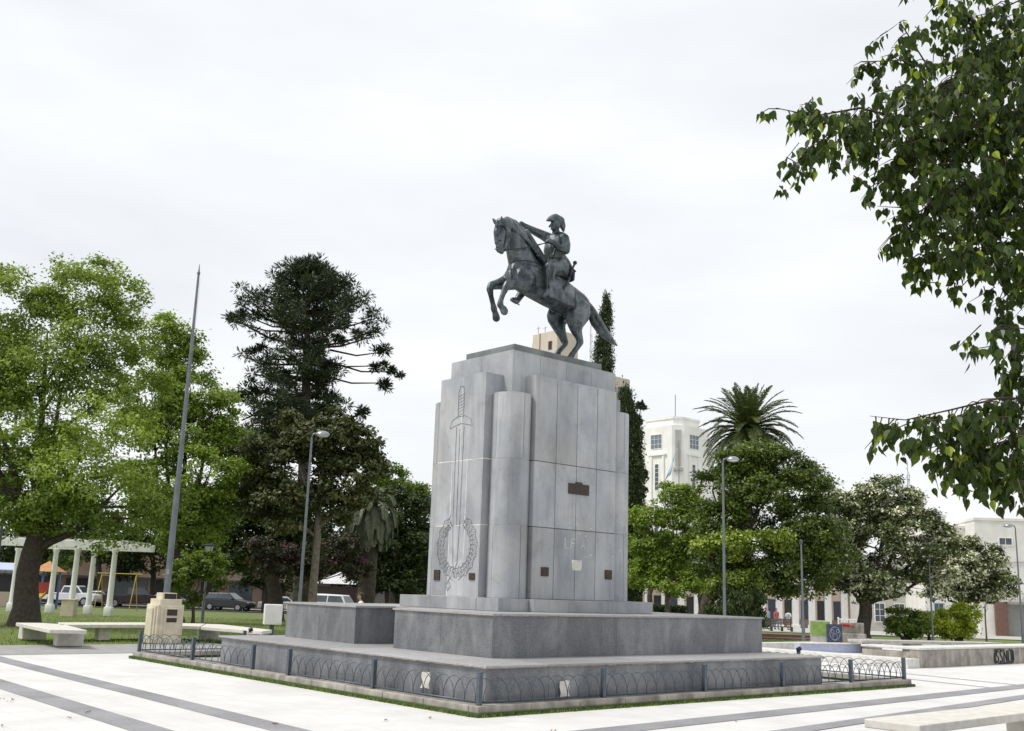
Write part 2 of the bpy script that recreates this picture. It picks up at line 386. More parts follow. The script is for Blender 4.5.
S.view_settings.view_transform = 'Standard'; S.view_settings.look = 'None'; S.view_settings.exposure = 0.22; S.view_settings.gamma = 1

# ---------------------------------------------------------------- ground
def sheet(name, x0, x1, y0, y1, dz, matn, step=4., mono=False):
    mb = MB(); 
    def gl(a, b):
        n = max(1, int(math.ceil((b-a)/step))); return [a+(b-a)*i/n for i in range(n+1)]
    xs, ys = gl(x0, x1), gl(y0, y1); vs = []
    for y in ys:
        for x in xs:
            p = M(x, y) if mono else np.array([x, y, 0.]); vs.append((p[0], p[1], terr(p[1])+dz))
    nx = len(xs); fs = [(j*nx+i, j*nx+i+1, (j+1)*nx+i+1, (j+1)*nx+i) for j in range(len(ys)-1) for i in range(nx-1)]
    mb.raw(vs, fs); return struct(mb.build(name, matn))
g = MB()
gy = [-300, -60, 0, 20, 40]+[40+4*i for i in range(1, 31)]+[400, 1500]
gx = [-1500, -300]+[-120+20*i for i in range(13)]+[300, 1500]
g.raw([(x, y, terr(y)-.03) for y in gy for x in gx], [(j*len(gx)+i, j*len(gx)+i+1, (j+1)*len(gx)+i+1, (j+1)*len(gx)+i) for j in range(len(gy)-1) for i in range(len(gx)-1)])
struct(g.build('ground', 'lawn'))
sheet('plaza', -40, 40, -30, 12.75, 0, 'white paving', 4, True)
sheet('plaza_edge', -40, 20, 12.75, 12.98, .004, 'grey paving', 4, True)
sheet('path', -45, 40, 12.98, 16.2, -.01, 'path asphalt', 4, True)
sheet('street', -120, 8, 90, 102, .0, 'street asphalt', 4)
sheet('pavement', -120, 8, 102, 112, .12, 'path asphalt', 4)
sheet('far_pavement', 14, 120, 76, 125, .02, 'concrete', 4)
sheet('plaza_light_strip', 34, 60, -10, 14, .012, 'concrete', 4, True)
mb = MB()
def strip(p0, p1, w0, w1, z=.004):
    p0 = np.array(M(*p0)); p1 = np.array(M(*p1)); d = (p1-p0)/np.linalg.norm(p1-p0); nn = np.array([-d[1], d[0], 0])
    mb.face([p0-nn*w0/2+[0, 0, z], p1-nn*w1/2+[0, 0, z], p1+nn*w1/2+[0, 0, z], p0+nn*w0/2+[0, 0, z]])
strip((-3.02, -9), (-2.5, 12.7), .40, .40); strip((-4.40, -9), (-3.85, 12.7), .42, .42)
strip((-2.4, -1.95), (40, .3), .46, .46, .006); strip((2.5, -3.0), (40, .15), .33, .33, .008)
strip((14.7, -1.0), (16.2, 6.5), .14, .14); strip((13.2, -1.15), (14.6, 6.0), .14, .14)
mb.face([M(-2.7, -2.75, .005), M(-2.7, -9, .005), M(2.9, -9, .005), M(2.9, -2.85, .005)])
struct(mb.build('paving_stripes', 'grey paving'))
# grass blades along the lawn edge and under the benches: real tufts
def blades(n, pts, h, name, matn):
    C = pts; a = rng.uniform(0, 2*pi, n); d = np.stack([np.cos(a), np.sin(a), np.zeros(n)], 1); H_ = rng.uniform(.5, 1.3, n)[:, None]*h
    tip = C+np.array([0, 0, 1])*H_+d*H_*.5; s = np.stack([-np.sin(a), np.cos(a), np.zeros(n)], 1)*.009
    V = np.stack([C-s, C+s, tip], 1).reshape(-1, 3); o = npmesh(name, V, 3, rng.uniform(0, 1, n), None, matn); o['kind'] = 'stuff'; return o
N = 60000; uu = rng.uniform(-22, 40, N); wv = 16.2+rng.uniform(0, 1, N)**1.6*26
P = OO+uu[:, None]*UU+wv[:, None]*WW; P[:, 2] = [terr(y)-.03 for y in P[:, 1]]
blades(N, P, .07, 'grass', 'fresh green leaves')

# ---------------------------------------------------------------- fence and kerb
KL, KB = 11.33, 11.67
k = thing('stone_kerb', 'low weathered stone kerb with a mossy foot carrying the hooped fence round the monument', 'kerb', tuple(M(0, 0)))
mb = MB(); kw = .2
for (a0, a1, b0, b1) in ((0, KB, 0, kw), (0, KB, KL-kw, KL), (0, kw, kw, KL-kw), (KB-kw, KB, kw, KL-kw)):
    L = max(a1-a0, b1-b0); n = int(L/.95); hor = (a1-a0) > (b1-b0)
    for i in range(n):
        f0, f1 = i/n, (i+1)/n; g_ = .004
        if hor: mb.mbox(a0+(a1-a0)*f0+g_, a0+(a1-a0)*f1-g_, b0, b1, .045, .14+random.uniform(-.004, .004), 0, .5, .012)
        else: mb.mbox(a0, a1, b0+(b1-b0)*f0+g_, b0+(b1-b0)*f1-g_, .045, .14+random.uniform(-.004, .004), 0, .5, .012)
mb.build('kerb_blocks', 'stained concrete', k)
mb = MB()
for (a0, a1, b0, b1) in ((-.05, KB+.05, -.05, kw-.03), (-.05, KB+.05, KL-kw+.03, KL+.05), (-.05, kw-.03, kw-.02, KL-kw), (KB-kw+.03, KB+.05, kw-.02, KL-kw)):
    mb.mbox(a0, a1, b0, b1, .0, .05, 0)
mb.build('moss_strip', 'moss', k)
n_ = 5000; sideA = rng.integers(0, 2, n_); q = rng.uniform(0, 11.3, n_); o_ = rng.uniform(-.09, -.03, n_)
P = np.where(sideA[:, None] == 0, OO+q[:, None]*UU+o_[:, None]*WW, OO+o_[:, None]*UU+q[:, None]*WW); P[:, 2] = 0
blades(n_, P, .045, 'moss_fringe', 'mid green leaves')
sheet('bed', .2, KB-.2, .2, KL-.2, .006, 'path asphalt', 4, True)
fence = thing('hooped_fence', 'low blue grey metal fence of overlapping hoops and square posts round the monument', 'fence', tuple(M(.1, .1, .14)))
PL = [.1, 2.58, 5.07, 6.32, 8.71, KL-.1]; PB = [.1, 2.53, 4.96, 7.2, 9.5, KB-.12]
def panel(fn, s0, s1):
    mb = MB(); n = max(2, round((s1-s0-.1)/.235)); st = (s1-s0-.08)/n; a0 = s0+.04
    mb.obox(np.array(fn(s0, .175))-np.array([0, 0, .012]), np.array(fn(s1, .175))-np.array(fn(s0, .175)), np.cross([0, 0, 1], (np.array(fn(s1, 0))-np.array(fn(s0, 0)))/(s1-s0))*.012, (0, 0, .024), 0)
    for i in range(-1, n):
        c0 = a0+st*i; c1 = c0+2*st; pts = []
        for j in range(15):
            t = pi*j/14; x = (c0+c1)/2-cos(t)*(c1-c0)/2
            if x < a0-.001 or x > s1-.04+.001: continue
            pts.append(fn(x, .175+.31*sin(t)**.85))
        if len(pts) > 3: mb.tube(pts, .0062, 6)
    mb.build('hoop_panel', 'blue grey paint', fence, smooth=True)
def post(p):
    mb = MB(); mb.obox(np.array(p)-UU*.033-WW*.033, UU*.066, WW*.066, (0, 0, .44), 0, .5, .006); o = mb.build('post', 'blue grey paint', fence)
    m2 = MB(); b = np.array(p)+np.array([0, 0, .44]); q = [b+s*UU*.036+t*WW*.036 for s, t in ((-1, -1), (1, -1), (1, 1), (-1, 1))]
    for i in range(4): m2.face([q[i], q[(i+1) % 4], b+np.array([0, 0, .045])])
    m2.face(q[::-1]); off = m2.build('post_cap', 'lamp metal', None)
    off.parent = o; off.matrix_parent_inverse = Matrix.Translation(-o.matrix_world.translation); 
sidesF = [(lambda s, z: M(.1, s, z), PL, {2}), (lambda s, z: M(s, .1, z), PB, set()), (lambda s, z: M(KB-.12, s, z), PL, set()), (lambda s, z: M(s, KL-.1, z), PB, set())]
for fi, (fn, ps, gaps) in enumerate(sidesF):
    for i in range(len(ps)-1):
        if i not in gaps: panel(fn, ps[i]+.033, ps[i+1]-.033)
done = set()
for fn, ps, gaps in sidesF:
    for s in ps:
        p = fn(s, .13); key = (round(p[0], 1), round(p[1], 1))
        if key in done: continue
        done.add(key); post(p)

# ---------------------------------------------------------------- monument
mon = thing('monument_pedestal', 'tall grey marble monument pedestal with stepped shaft and column corners on two granite plinths', 'monument', tuple(M(4.68, 4.12, 0)))
A1, B1, Z1 = .29, .205, .634; LA1, LB1 = 7.875, 8.483
def slabs(mb, path, z0, z1, closed=True, t=.03, mi=0, wid=1.1, gap=.003, tints=(.35, .65)):
    """clad a vertical faceted outline (list of (u,w)) with slabs of thickness t, outer face on the outline"""
    n = len(path)
    for i in range(n if closed else n-1):
        p = np.array(path[i]); q = np.array(path[(i+1) % n]); L = np.linalg.norm(q-p)
        if L < .02: continue
        d = (q-p)/L; nn = np.array([-d[1], d[0]])     # inward for counterclockwise outlines
        m = max(1, round(L/wid))
        for j in range(m):
            a = p+d*(L*j/m+gap); l = L/m-2*gap; 
            mb.obox(M(*a, z0+gap), UU*d[0]*l+WW*d[1]*l, UU*nn[0]*t+WW*nn[1]*t, (0, 0, z1-z0-2*gap), mi, random.uniform(*tints), .002)
def inset(path, t):
    n = len(path); out = []
    for i in range(n):
        p0, p1, p2 = [np.array(path[k % n]) for k in (i-1, i, i+1)]
        d1 = (p1-p0)/np.linalg.norm(p1-p0); d2 = (p2-p1)/np.linalg.norm(p2-p1); n1 = np.array([-d1[1], d1[0]]); n2 = np.array([-d2[1], d2[0]])
        s = n1+n2; s = s/(1+n1@n2) if (1+n1@n2) > 1e-6 else n1; out.append(tuple(p1+s*t))
    return out
rect = lambda a0, a1, b0, b1: [(a0, b0), (a1, b0), (a1, b1), (a0, b1)]
ter = rect(A1, A1+LB1, B1, B1+LA1)
mb = MB(); ti = inset(ter, .05); slabs(mb, ti, .0, Z1-.045, wid=1.25, t=.03); mb.prism(inset(ti, .02), 0, Z1-.05, 1)
mb.build('terrace_wall', ['dark granite', 'joint'], mon)
mb = MB(); nx, ny = 7, 6
for i in range(nx):
    for j in range(ny):
        a0 = A1+LB1*i/nx; a1 = A1+LB1*(i+1)/nx; b0 = B1+LA1*j/ny; b1 = B1+LA1*(j+1)/ny
        mb.mbox(a0+.002, a1-.002, b0+.002, b1-.002, Z1-.03, Z1, 0, random.uniform(.3, .7), .004)
mb.mbox(A1+.01, A1+LB1-.01, B1+.01, B1+LA1-.01, Z1-.044, Z1-.031, 1)
mb.build('terrace_top', ['granite slab', 'rusty stone edge'], mon)
a, b = A1+1.174, B1+1.232; Lm, La = 7.056, 2.566
pl = [(a, b), (a+Lm, b), (a+Lm, 7.62), (a, 7.62), (a, 5.2), (2.35, 5.2), (2.35, b+La), (a, b+La)]
mb = MB(); slabs(mb, pl, Z1, 1.265, wid=1.4, t=.03, gap=.0015); mb.prism(inset(pl, .02), Z1, 1.26, 1)
mb.build('plinth_wall', ['dark granite', 'joint'], mon)
mb = MB(); mb.prism(inset(pl, -.03), 1.27, 1.30, 0); mb.prism(inset(pl, -.012), 1.258, 1.27, 1)
mb.build('plinth_top', ['granite slab', 'rusty stone edge'], mon)
# shaft
cu, cw, su, sw, dcap = 4.684, 4.115, 1.414, .921, .199
ZC, ZS, ZB, ZK = 6.253, 6.06, 5.61, 5.22
bu, fw, bw, fu, rc, cof = .437, .667, .294, 1.131, .362, .06
ZBASE = 1.52; J1, J2 = 4.0, 2.80
joints = [ZBASE, J2, J1]
def sym(path): return path
shaft = rect(cu-su, cu+su, cw-sw, cw+sw)
mb = MB(); slabs(mb, shaft, J1, ZS, wid=.75, t=.03); mb.prism(inset(shaft, .022), ZBASE, ZS-.002, 1)
mb.mbox(cu-su+.01, cu+su-.01, cw-sw+.01, cw+sw-.01, ZS-.002, ZS+.012, 0)
mb.build('shaft', ['grey marble', 'mortar'], mon)
mb = MB()
for i in range(3):
    for j in range(2):
        u0 = cu-su+dcap; u1 = cu+su-dcap; w0 = cw-sw+dcap; w1 = cw+sw-dcap
        mb.mbox(u0+(u1-u0)*i/3+.002, u0+(u1-u0)*(i+1)/3-.002, w0+(w1-w0)*j/2+.002, w0+(w1-w0)*(j+1)/2-.002, ZS+.012, ZC, 0, .5, .01)
mb.build('cap_slab', ['cap stone'], mon)
def block(name, p, top, fr=None):
    mb = MB(); lv = [ZBASE, J2, J1, top]
    for z0, z1 in zip(lv[:-1], lv[1:]): slabs(mb, p, z0, z1, wid=.52 if z0 != J1 else .6, t=.03, tints=(.25, .8), gap=.0065 if fr else .010)
    mb.prism(inset(p, .02 if fr == 'joint' else .005), ZBASE, top-.02, 1); mb.prism(inset(p, .0045), top-.03, top-.003, 0, .55)
    mb.build(name, ['grey marble', fr or 'lime mortar'], mon)
block('front_block', rect(cu-su-bu, cu-su+.05, cw-fw, cw+fw), ZB)
block('rear_block', rect(cu+su-.05, cu+su+bu, cw-fw, cw+fw), ZB)
block('side_block', rect(cu-fu+.06, cu+fu, cw-sw-bw, cw-sw+.05), ZB, 'joint')
block('side_block', rect(cu-fu, cu+fu, cw+sw-.05, cw+sw+bw), ZB, 'joint')
for sx, sy in ((-1, -1), (-1, 1), (1, -1), (1, 1)):
    c = np.array([cu+sx*(su-cof), cw+sy*(sw-cof)]); mb = MB(); N = 30
    lv = [ZBASE, J2, J1, ZK]; base = atan2(sy, sx)
    for li, (z0, z1) in enumerate(zip(lv[:-1], lv[1:])):
        segs = 3 if li != 1 else 2
        for si in range(segs):
            t0 = base-pi*.72+1.44*pi*si/segs; t1 = base-pi*.72+1.44*pi*(si+1)/segs; tt = random.uniform(.34, .72); m = 14
            R1, R2 = rc, rc-.04; g_ = .006/rc
            an = [t0+g_+(t1-t0-2*g_)*k_/m for k_ in range(m+1)]
            vs = [M(c[0]+R*cos(x), c[1]+R*sin(x), z) for z in (z0+.005, z1-.005) for R in (R1, R2) for x in an]; q = m+1
            fs = []
            for k_ in range(m):
                fs += [(k_, k_+1, 2*q+k_+1, 2*q+k_), (2*q+k_, 2*q+k_+1, 3*q+k_+1, 3*q+k_), (q+k_+1, q+k_, 3*q+k_, 3*q+k_+1)]
            fs += [(0, 2*q, 3*q, q), (m, q+m, 3*q+m, 2*q+m)]
            mb.raw(vs, fs, 0, tt)
    ci = [(c[0]+(rc-.006)*cos(2*pi*k_/24), c[1]+(rc-.015)*sin(2*pi*k_/24)) for k_ in range(24)]
    mb.prism(ci, ZBASE, ZK-.02, 1); mb.prism([(c[0]+(rc-.004)*cos(2*pi*k_/32), c[1]+(rc-.004)*sin(2*pi*k_/32)) for k_ in range(32)], ZK-.03, ZK-.002, 0, .55)
    mb.build('corner_column', ['grey marble', 'lime mortar'], mon)
# base step following the same outline
e = .17; o1 = cu-su-bu-e; o2 = cw-fw-e; o3 = cu-su-rc-.02; o4 = cw-sw-rc-.06
def q4(sx, sy):   # outline in one quadrant measured from the centre, from the u axis end to the w axis end
    pts = [(su+bu+e, fw+e), (su+rc+.24, fw+e), (su+rc+.24, sw+rc+.14), (fu+e, sw+rc+.14), (fu+e, sw+bw+e+.16)]
    return [(cu+sx*x, cw+sy*y) for x, y in pts]
bs = q4(-1, -1)+q4(1, -1)[::-1]+q4(1, 1)+q4(-1, 1)[::-1]
mb = MB(); slabs(mb, bs, 1.302, ZBASE, wid=.8, t=.04, tints=(.15, .5)); mb.prism(inset(bs, .03), 1.302, ZBASE-.01, 1); mb.prism(inset(bs, .006), ZBASE-.03, ZBASE-.001, 0, .45)
mb.build('base_step', ['grey marble', 'mortar'], mon)
# plaques
def plq(u0, u1, z0, z1, face, shape=0):
    mb = MB()
    if face == 'side': mb.mbox(u0, u1, cw-sw-bw-.022, cw-sw-bw-.001, z0, z1, 0, .5, .006)
    else: mb.mbox(cu-su-bu-.022, cu-su-bu-.001, u0, u1, z0, z1, 0, .5, .006)
    if shape:
        uc = (u0+u1)/2; mb.mbox(uc-.09, uc+.09, cw-sw-bw-.024, cw-sw-bw-.001, z1-.01, z1+.035, 0, .5, .01)
        for i in range(4): mb.mbox(u0+.09, u1-.09, cw-sw-bw-.027, cw-sw-bw-.02, z0+.045+i*.045, z0+.057+i*.045, 0)
    else:
        for i in range(3):
            if face == 'side': mb.mbox(u0+.03, u1-.03, cw-sw-bw-.026, cw-sw-bw-.02, z0+.03+i*.035, z0+.038+i*.035, 0)
    return mb.build('plaque', 'bronze plaque', mon)
plq(4.50, 5.05, 3.47, 3.67, 'side', 1)['label'] = 'wide bronze plaque high on the shaft'
plq(3.845, 4.03, 1.93, 2.09, 'side'); plq(5.53, 5.72, 1.925, 2.10, 'side'); plq(3.535, 3.69, 1.82, 1.94, 'front'); plq(4.54, 4.71, 1.80, 1.99, 'front')
mb = MB(); WS = cw-sw-bw
mb.mbox(4.63, 4.89, WS-.006, WS-.001, 2.06, 2.25, 0); mb.build('bare_plaster_patch', 'mortar', mon)
def strokes(mb, st, fn, r=.01):
    for s in st: mb.tube([fn(*p) for p in s], r, 5)
mb = MB(); fn = lambda x, z: M(4.30+x*.19, WS-.003, 2.46+z*.19)
for grp in ([[(.75, 1), (.75, 0), (1.3, 0)]], [[(1.6, 0), (1.6, .9), (2.1, .9)], [(1.6, .5), (2.0, .5)]], [[(3.0, 0), (3.3, .8), (3.6, 0)], [(3.1, .3), (3.5, .3)]]):
    mb = MB(); strokes(mb, grp, fn, .006); mb.build('chalk_letter', 'white chalk paint', mon)
for i in range(22):
    u_ = random.uniform(4.2, 6.0); z_ = random.uniform(2.3, 3.1); a_, b_ = random.uniform(.01, .04), random.uniform(.006, .022); mb = MB(); mb.mbox(u_, u_+a_, WS-.0035, WS-.001, z_, z_+b_, 0, .5, .001); mb.build('paint_fleck', 'white chalk paint', mon)
# engraved sword and wreath on the front block
UF = cu-su-bu; FF = lambda w, z: M(UF-.001, w, z)
mb = MB(); wc = 4.11; r = .0075
def L(pts, r=.0065): mb.tube([FF(a, b) for a, b in pts], r, 5)
L([(wc+.13, 4.64), (wc+.13, 4.05), (wc+.12, 2.9), (wc+.07, 2.1)]); L([(wc-.09, 4.63), (wc-.08, 2.9), (wc-.05, 2.1)]); L([(wc+.03, 4.6), (wc+.02, 3.8), (wc+.02, 2.8)])
L([(wc+.10, 4.8), (wc+.11, 5.3), (wc+.06, 5.42), (wc-.04, 5.4), (wc-.07, 5.28), (wc-.06, 4.8)])
for i in range(7): L([(wc+.10, 4.86+i*.06), (wc-.06, 4.90+i*.06)], .004)
L([(wc+.33, 4.62), (wc+.29, 4.76), (wc+.1, 4.84), (wc-.1, 4.84), (wc-.28, 4.76), (wc-.33, 4.63), (wc-.2, 4.66), (wc, 4.70), (wc+.2, 4.66), (wc+.33, 4.62)])
L([(wc+.07, 2.1), (wc+.02, 2.0), (wc-.05, 2.1)])
mb.build('engraved_sword', 'engraved line', mon)
mb = MB()
for sgn in (-1, 1):
    for j, rr in enumerate((.40, .60)):
        pts = []
        for i in range(22):
            t = pi*.5+sgn*(.35+i/21*2.65); jit = .028*sin(i*2.1+j*2)
            pts.append((wc-.02+(rr+jit)*.95*cos(t), 2.42-(-1)*(rr+.02+jit)*sin(t)*.95))
        L(pts, .0055)
    for i in range(15):      # leaves of the wreath
        t = pi*.5+sgn*(.4+i/14*2.55); c = (wc-.02+.475*cos(t), 2.42+.475*sin(t)); d = t+pi/2*sgn
        for s_ in (-1, 1):
            a_ = d+s_*.75; tip = (c[0]+.13*cos(a_), c[1]+.13*sin(a_)); nrm = (-sin(a_)*.03, cos(a_)*.03)
            L([c, ((c[0]+tip[0])/2+nrm[0], (c[1]+tip[1])/2+nrm[1]), tip, ((c[0]+tip[0])/2-nrm[0], (c[1]+tip[1])/2-nrm[1]), c], .0045)
L([(wc+.12, 1.86), (wc+.25, 1.72), (wc+.2, 1.62), (wc+.1, 1.7), (wc+.18, 1.78)]); L([(wc, 1.86), (wc+.05, 1.95), (wc-.1, 1.92)])
mb.build('engraved_wreath', 'engraved line', mon)
# ---------------------------------------------------------------- small lamps and litter on the monument
for (px, py, lab) in ((798.7, 652, 'small black spotlight on the right end of the terrace'), (250, 632.5, 'small black spotlight on the left end of the terrace')):
    p = onz(px, py, Z1); t = thing('spotlight', lab, 'spotlight', tuple(p), 'spotlights on the terrace')
    mb = MB(); mb.mbox(0, 0, 0, 0, 0, 0) if 0 else None
    mb.lathe(p, [(.045, 0), (.045, .012), (.015, .015), (.015, .03)], 12); mb.build('base', 'black plastic', t, smooth='auto')
    mb = MB(); mb.tube([p+np.array([-.03, 0, .045]), p+np.array([.04, .03, .07])], [.035, .045], 12); mb.build('lamp_head', 'black plastic', t, smooth='auto')
def crumple(name, px, py, s, lab, matn='paper'):
    side = px > 478; ry = ray(px, py); nv, c0 = (WW, .21) if side else (UU, .21); p = CP+((OO-CP)@nv+c0)/(ry@nv)*ry; ux_ = UU if side else WW; mb = MB(); n = 4; rr = random.Random(3); d = [[np.array([rr.uniform(-.2, .2), rr.uniform(-.3, .3), rr.uniform(-.15, .15)]) for _ in range(n)] for _ in range(n)]
    V = [p+(ux_*(i/3-.5)*.8+np.array([0, 0, 1])*(j/3)+ux_*d[i][j][0]*.5+nv*d[i][j][1]*.12+np.array([0, 0, 1])*d[i][j][2]*.5)*s for i in range(n) for j in range(n)]
    mb.raw(V, [(i*n+j, (i+1)*n+j, (i+1)*n+j+1, i*n+j+1) for i in range(n-1) for j in range(n-1)])
    o = mb.build(name, matn); so_ = o.modifiers.new('s', 'SOLIDIFY'); so_.thickness = .004; tag(o, lab, 'litter')
crumple('crumpled_paper', 565, 697, .22, 'crumpled white paper caught behind the right side of the fence')
crumple('cardboard_scrap', 425, 688, .22, 'pale cardboard scrap leaning behind the left side of the fence', 'bench stone')
mb = MB()
for px, py in ((3, 699), (9, 702), (13, 700), (88, 713), (92, 712), (275, 724), (430, 718), (553, 731), (0, 726), (70, 718), (386, 720), (735, 722)):
    p = onz(px, py, .01)
    for k_ in range(2):
        a_ = random.uniform(0, 6); c = p+np.array([random.uniform(-.03, .03), random.uniform(-.03, .03), 0]); s = random.uniform(.02, .04)
        mb.face([c+np.array([cos(a_)*s, sin(a_)*s, .0]), c+np.array([-sin(a_)*s*.5, cos(a_)*s*.5, .02]), c-np.array([cos(a_)*s, sin(a_)*s, -.008]), c+np.array([sin(a_)*s*.5, -cos(a_)*s*.5, .012])])
o = mb.build('leaf_litter', 'dry leaf'); o['kind'] = 'stuff'; tag(o, 'dry brown leaves scattered on the white paving', 'leaves')

# ---------------------------------------------------------------- sculpted bodies: rounded hulls joined into one skin
def sphere_dirs():
    bm = bmesh.new(); bmesh.ops.create_icosphere(bm, subdivisions=2, radius=1); d = np.array([v.co[:] for v in bm.verts]); bm.free(); return d
SD = sphere_dirs()
class Body:
    def __init__(s, lat): s.bm = bmesh.new(); s.lat = np.asarray(lat, float)/np.linalg.norm(lat)
    def pts(s, P, r):
        P = np.asarray(P, float)
        if hasattr(r, '__len__'):
            l = (SD@s.lat)[:, None]*s.lat; return P+(SD-l)*r[0]+l*r[1]
        return P+SD*r
    def hull(s, nodes):
        b = bmesh.new()
        for P, r in nodes:
            for q in s.pts(P, r): b.verts.new(q)
        res = bmesh.ops.convex_hull(b, input=b.verts[:])
        dl = [v for v in b.verts if not v.link_faces]; bmesh.ops.delete(b, geom=dl, context='VERTS')
        me = bpy.data.meshes.new('tmp'); b.to_mesh(me); b.free(); s.bm.from_mesh(me); bpy.data.meshes.remove(me)
    def chain(s, nodes):
        k = getattr(s, 'k', 1.); nodes = [(P, (r[0]*k, r[1]*k) if hasattr(r, '__len__') else r*k) for P, r in nodes]
        for i in range(len(nodes)-1): s.hull(nodes[i:i+2])
        return s
    def ell(s, P, axes, rad):
        """ellipsoid with explicit axes (3x3 rows) and radii"""
        A = np.asarray(axes); b = bmesh.new()
        for d in SD: b.verts.new(np.asarray(P)+d[0]*rad[0]*A[0]+d[1]*rad[1]*A[1]+d[2]*rad[2]*A[2])
        bmesh.ops.convex_hull(b, input=b.verts[:]); me = bpy.data.meshes.new('tmp'); b.to_mesh(me); b.free(); s.bm.from_mesh(me); bpy.data.meshes.remove(me)
    def poly(s, top, thick):
        """closed slab following a grid of points (rows x cols) given on both sides"""
    def build(s, name, matn, parent, vox=.015, smooth=6, off=None):
        me = bpy.data.meshes.new(name); s.bm.to_mesh(me); s.bm.free()
        t = bpy.data.objects.new('tmp', me); COL.objects.link(t)
        m = t.modifiers.new('r', 'REMESH'); m.mode = 'VOXEL'; m.voxel_size = vox
        if smooth: m = t.modifiers.new('s', 'SMOOTH'); m.factor = .5; m.iterations = smooth
        dg = bpy.context.evaluated_depsgraph_get(); dg.update(); me2 = bpy.data.meshes.new_from_object(t.evaluated_get(dg))
        bpy.data.objects.remove(t); bpy.data.meshes.remove(me); me2.name = name
        o_ = np.array(parent.matrix_world.translation) if off is None else off
        me2.transform(Matrix.Translation(-Vector(o_))); me2.shade_smooth(); me2.materials.clear()
        return mk(name, me2, parent, [matn])

LAT = -WW; FWD = -UU; UP = np.array([0, 0, 1.])
def P_(x, y, t=0.): return onw(x, y, cw-t)           # image trace placed on the vertical plane t metres to the horse's left
st = thing('equestrian_statue', 'dark bronze statue of a uniformed rider on a rearing horse, on the monument', 'statue', tuple(M(cu, cw, ZC)))
H = Body(LAT)
H.chain([(P_(521, 273, .02), (.33, .28)), (P_(526, 276), (.385, .32)), (P_(538, 283), (.39, .34)), (P_(552, 291), (.385, .34)), (P_(565, 299), (.35, .30)), (P_(576, 306.5), (.34, .29))])
H.chain([(P_(536, 266), (.2, .13)), (P_(546, 271), (.2, .14))])
for t in (.15, -.15): H.chain([(P_(568, 300, t), (.2, .13)), (P_(578, 310, t), (.31, .19)), (P_(578, 317, t), (.24, .16))])
H.ell(P_(524, 276, .17), [FWD, LAT, UP], [.22, .14, .30]); H.ell(P_(520, 277, -.17), [FWD, LAT, UP], [.22, .14, .28])   # shoulders
H.ell(P_(512, 277, .1), [FWD, LAT, UP], [.12, .13, .18]); H.ell(P_(510, 277, -.1), [FWD, LAT, UP], [.12, .13, .18])      # breast
H.k = 1.2
# neck, crest
H.chain([(P_(524, 268), (.31, .19)), (P_(519.5, 255, .02), (.27, .16)), (P_(516, 243, .05), (.215, .13)), (P_(512.5, 232, .08), (.185, .11)), (P_(508, 224.5, .1), (.14, .085))])
H.chain([(P_(537, 258), (.12, .06)), (P_(529, 243, .02), (.09, .05)), (P_(522.5, 231, .04), (.07, .045)), (P_(515, 223, .07), (.06, .04)), (P_(507, 219.5, .1), (.055, .04))])
# head (turned a little to its left)
H.k = 1.2
th = .16; hd = Body(LAT)
H.chain([(P_(507, 224, th), (.12, .085)), (P_(503.5, 231, th), (.135, .085)), (P_(501.2, 238, th+.02), (.095, .07)), (P_(500, 244, th+.03), (.07, .058)), (P_(499.6, 249, th+.04), (.072, .06))])
H.chain([(P_(500, 222, th), (.07, .08)), (P_(496.5, 232, th), (.05, .06)), (P_(497, 243, th+.02), (.04, .045))])   # forehead and nasal bone
H.ell(P_(506.5, 231.5, th+.06), [FWD, LAT, UP], [.125, .05, .125])
H.chain([(P_(501.5, 252, th+.04), (.04, .045)), (P_(504.5, 247, th+.03), (.035, .05)), (P_(507, 240, th), (.05, .06))])    # jaw
H.ell(P_(500.6, 228.5, th+.085), [FWD, LAT, UP], [.032, .018, .025]); H.ell(P_(497.5, 249.5, th+.1), [FWD, LAT, UP], [.02, .012, .022])
for (bx, by, tx, ty, t) in ((501.5, 221, 501.6, 215.8, th+.06), (495.5, 222.5, 492.3, 218, th-.06)):
    H.chain([(P_(bx, by, t), .034), (P_((bx+tx)/2, (by+ty)/2, t), .026), (P_(tx, ty, t), .006)])
H.k = 1.38
# forelegs
H.chain([(P_(525, 279, .2), (.19, .13)), (P_(521, 284.5, .21), (.115, .09)), (P_(515, 284, .22), (.085, .07)), (P_(508, 284.3, .22), (.066, .06)), (P_(505.5, 288, .22), (.055, .05)), (P_(503, 294, .22), (.04, .036)), (P_(500.8, 300.5, .22), (.04, .036)), (P_(500.2, 304.8, .22), (.052, .046)), (P_(501.5, 307.6, .22), (.04, .036)), (P_(503.4, 309.5, .22), (.05, .05))])
H.chain([(P_(503.4, 308.8, .22), (.05, .05)), (P_(504.3, 311.3, .22), (.06, .055))])
H.chain([(P_(514, 279, -.2), (.17, .12)), (P_(507, 282.5, -.2), (.12, .09)), (P_(500, 284, -.2), (.085, .07)), (P_(491.5, 285.6, -.2), (.063, .06)), (P_(489.8, 289, -.2), (.054, .05)), (P_(491, 296, -.2), (.04, .036)), (P_(493, 304.5, -.2), (.04, .036)), (P_(494, 309, -.2), (.052, .046)), (P_(495, 312.5, -.2), (.04, .036))])
H.chain([(P_(495.3, 313, -.2), (.045, .045)), (P_(496.3, 318, -.2), (.06, .055))])
H.k = 1.34
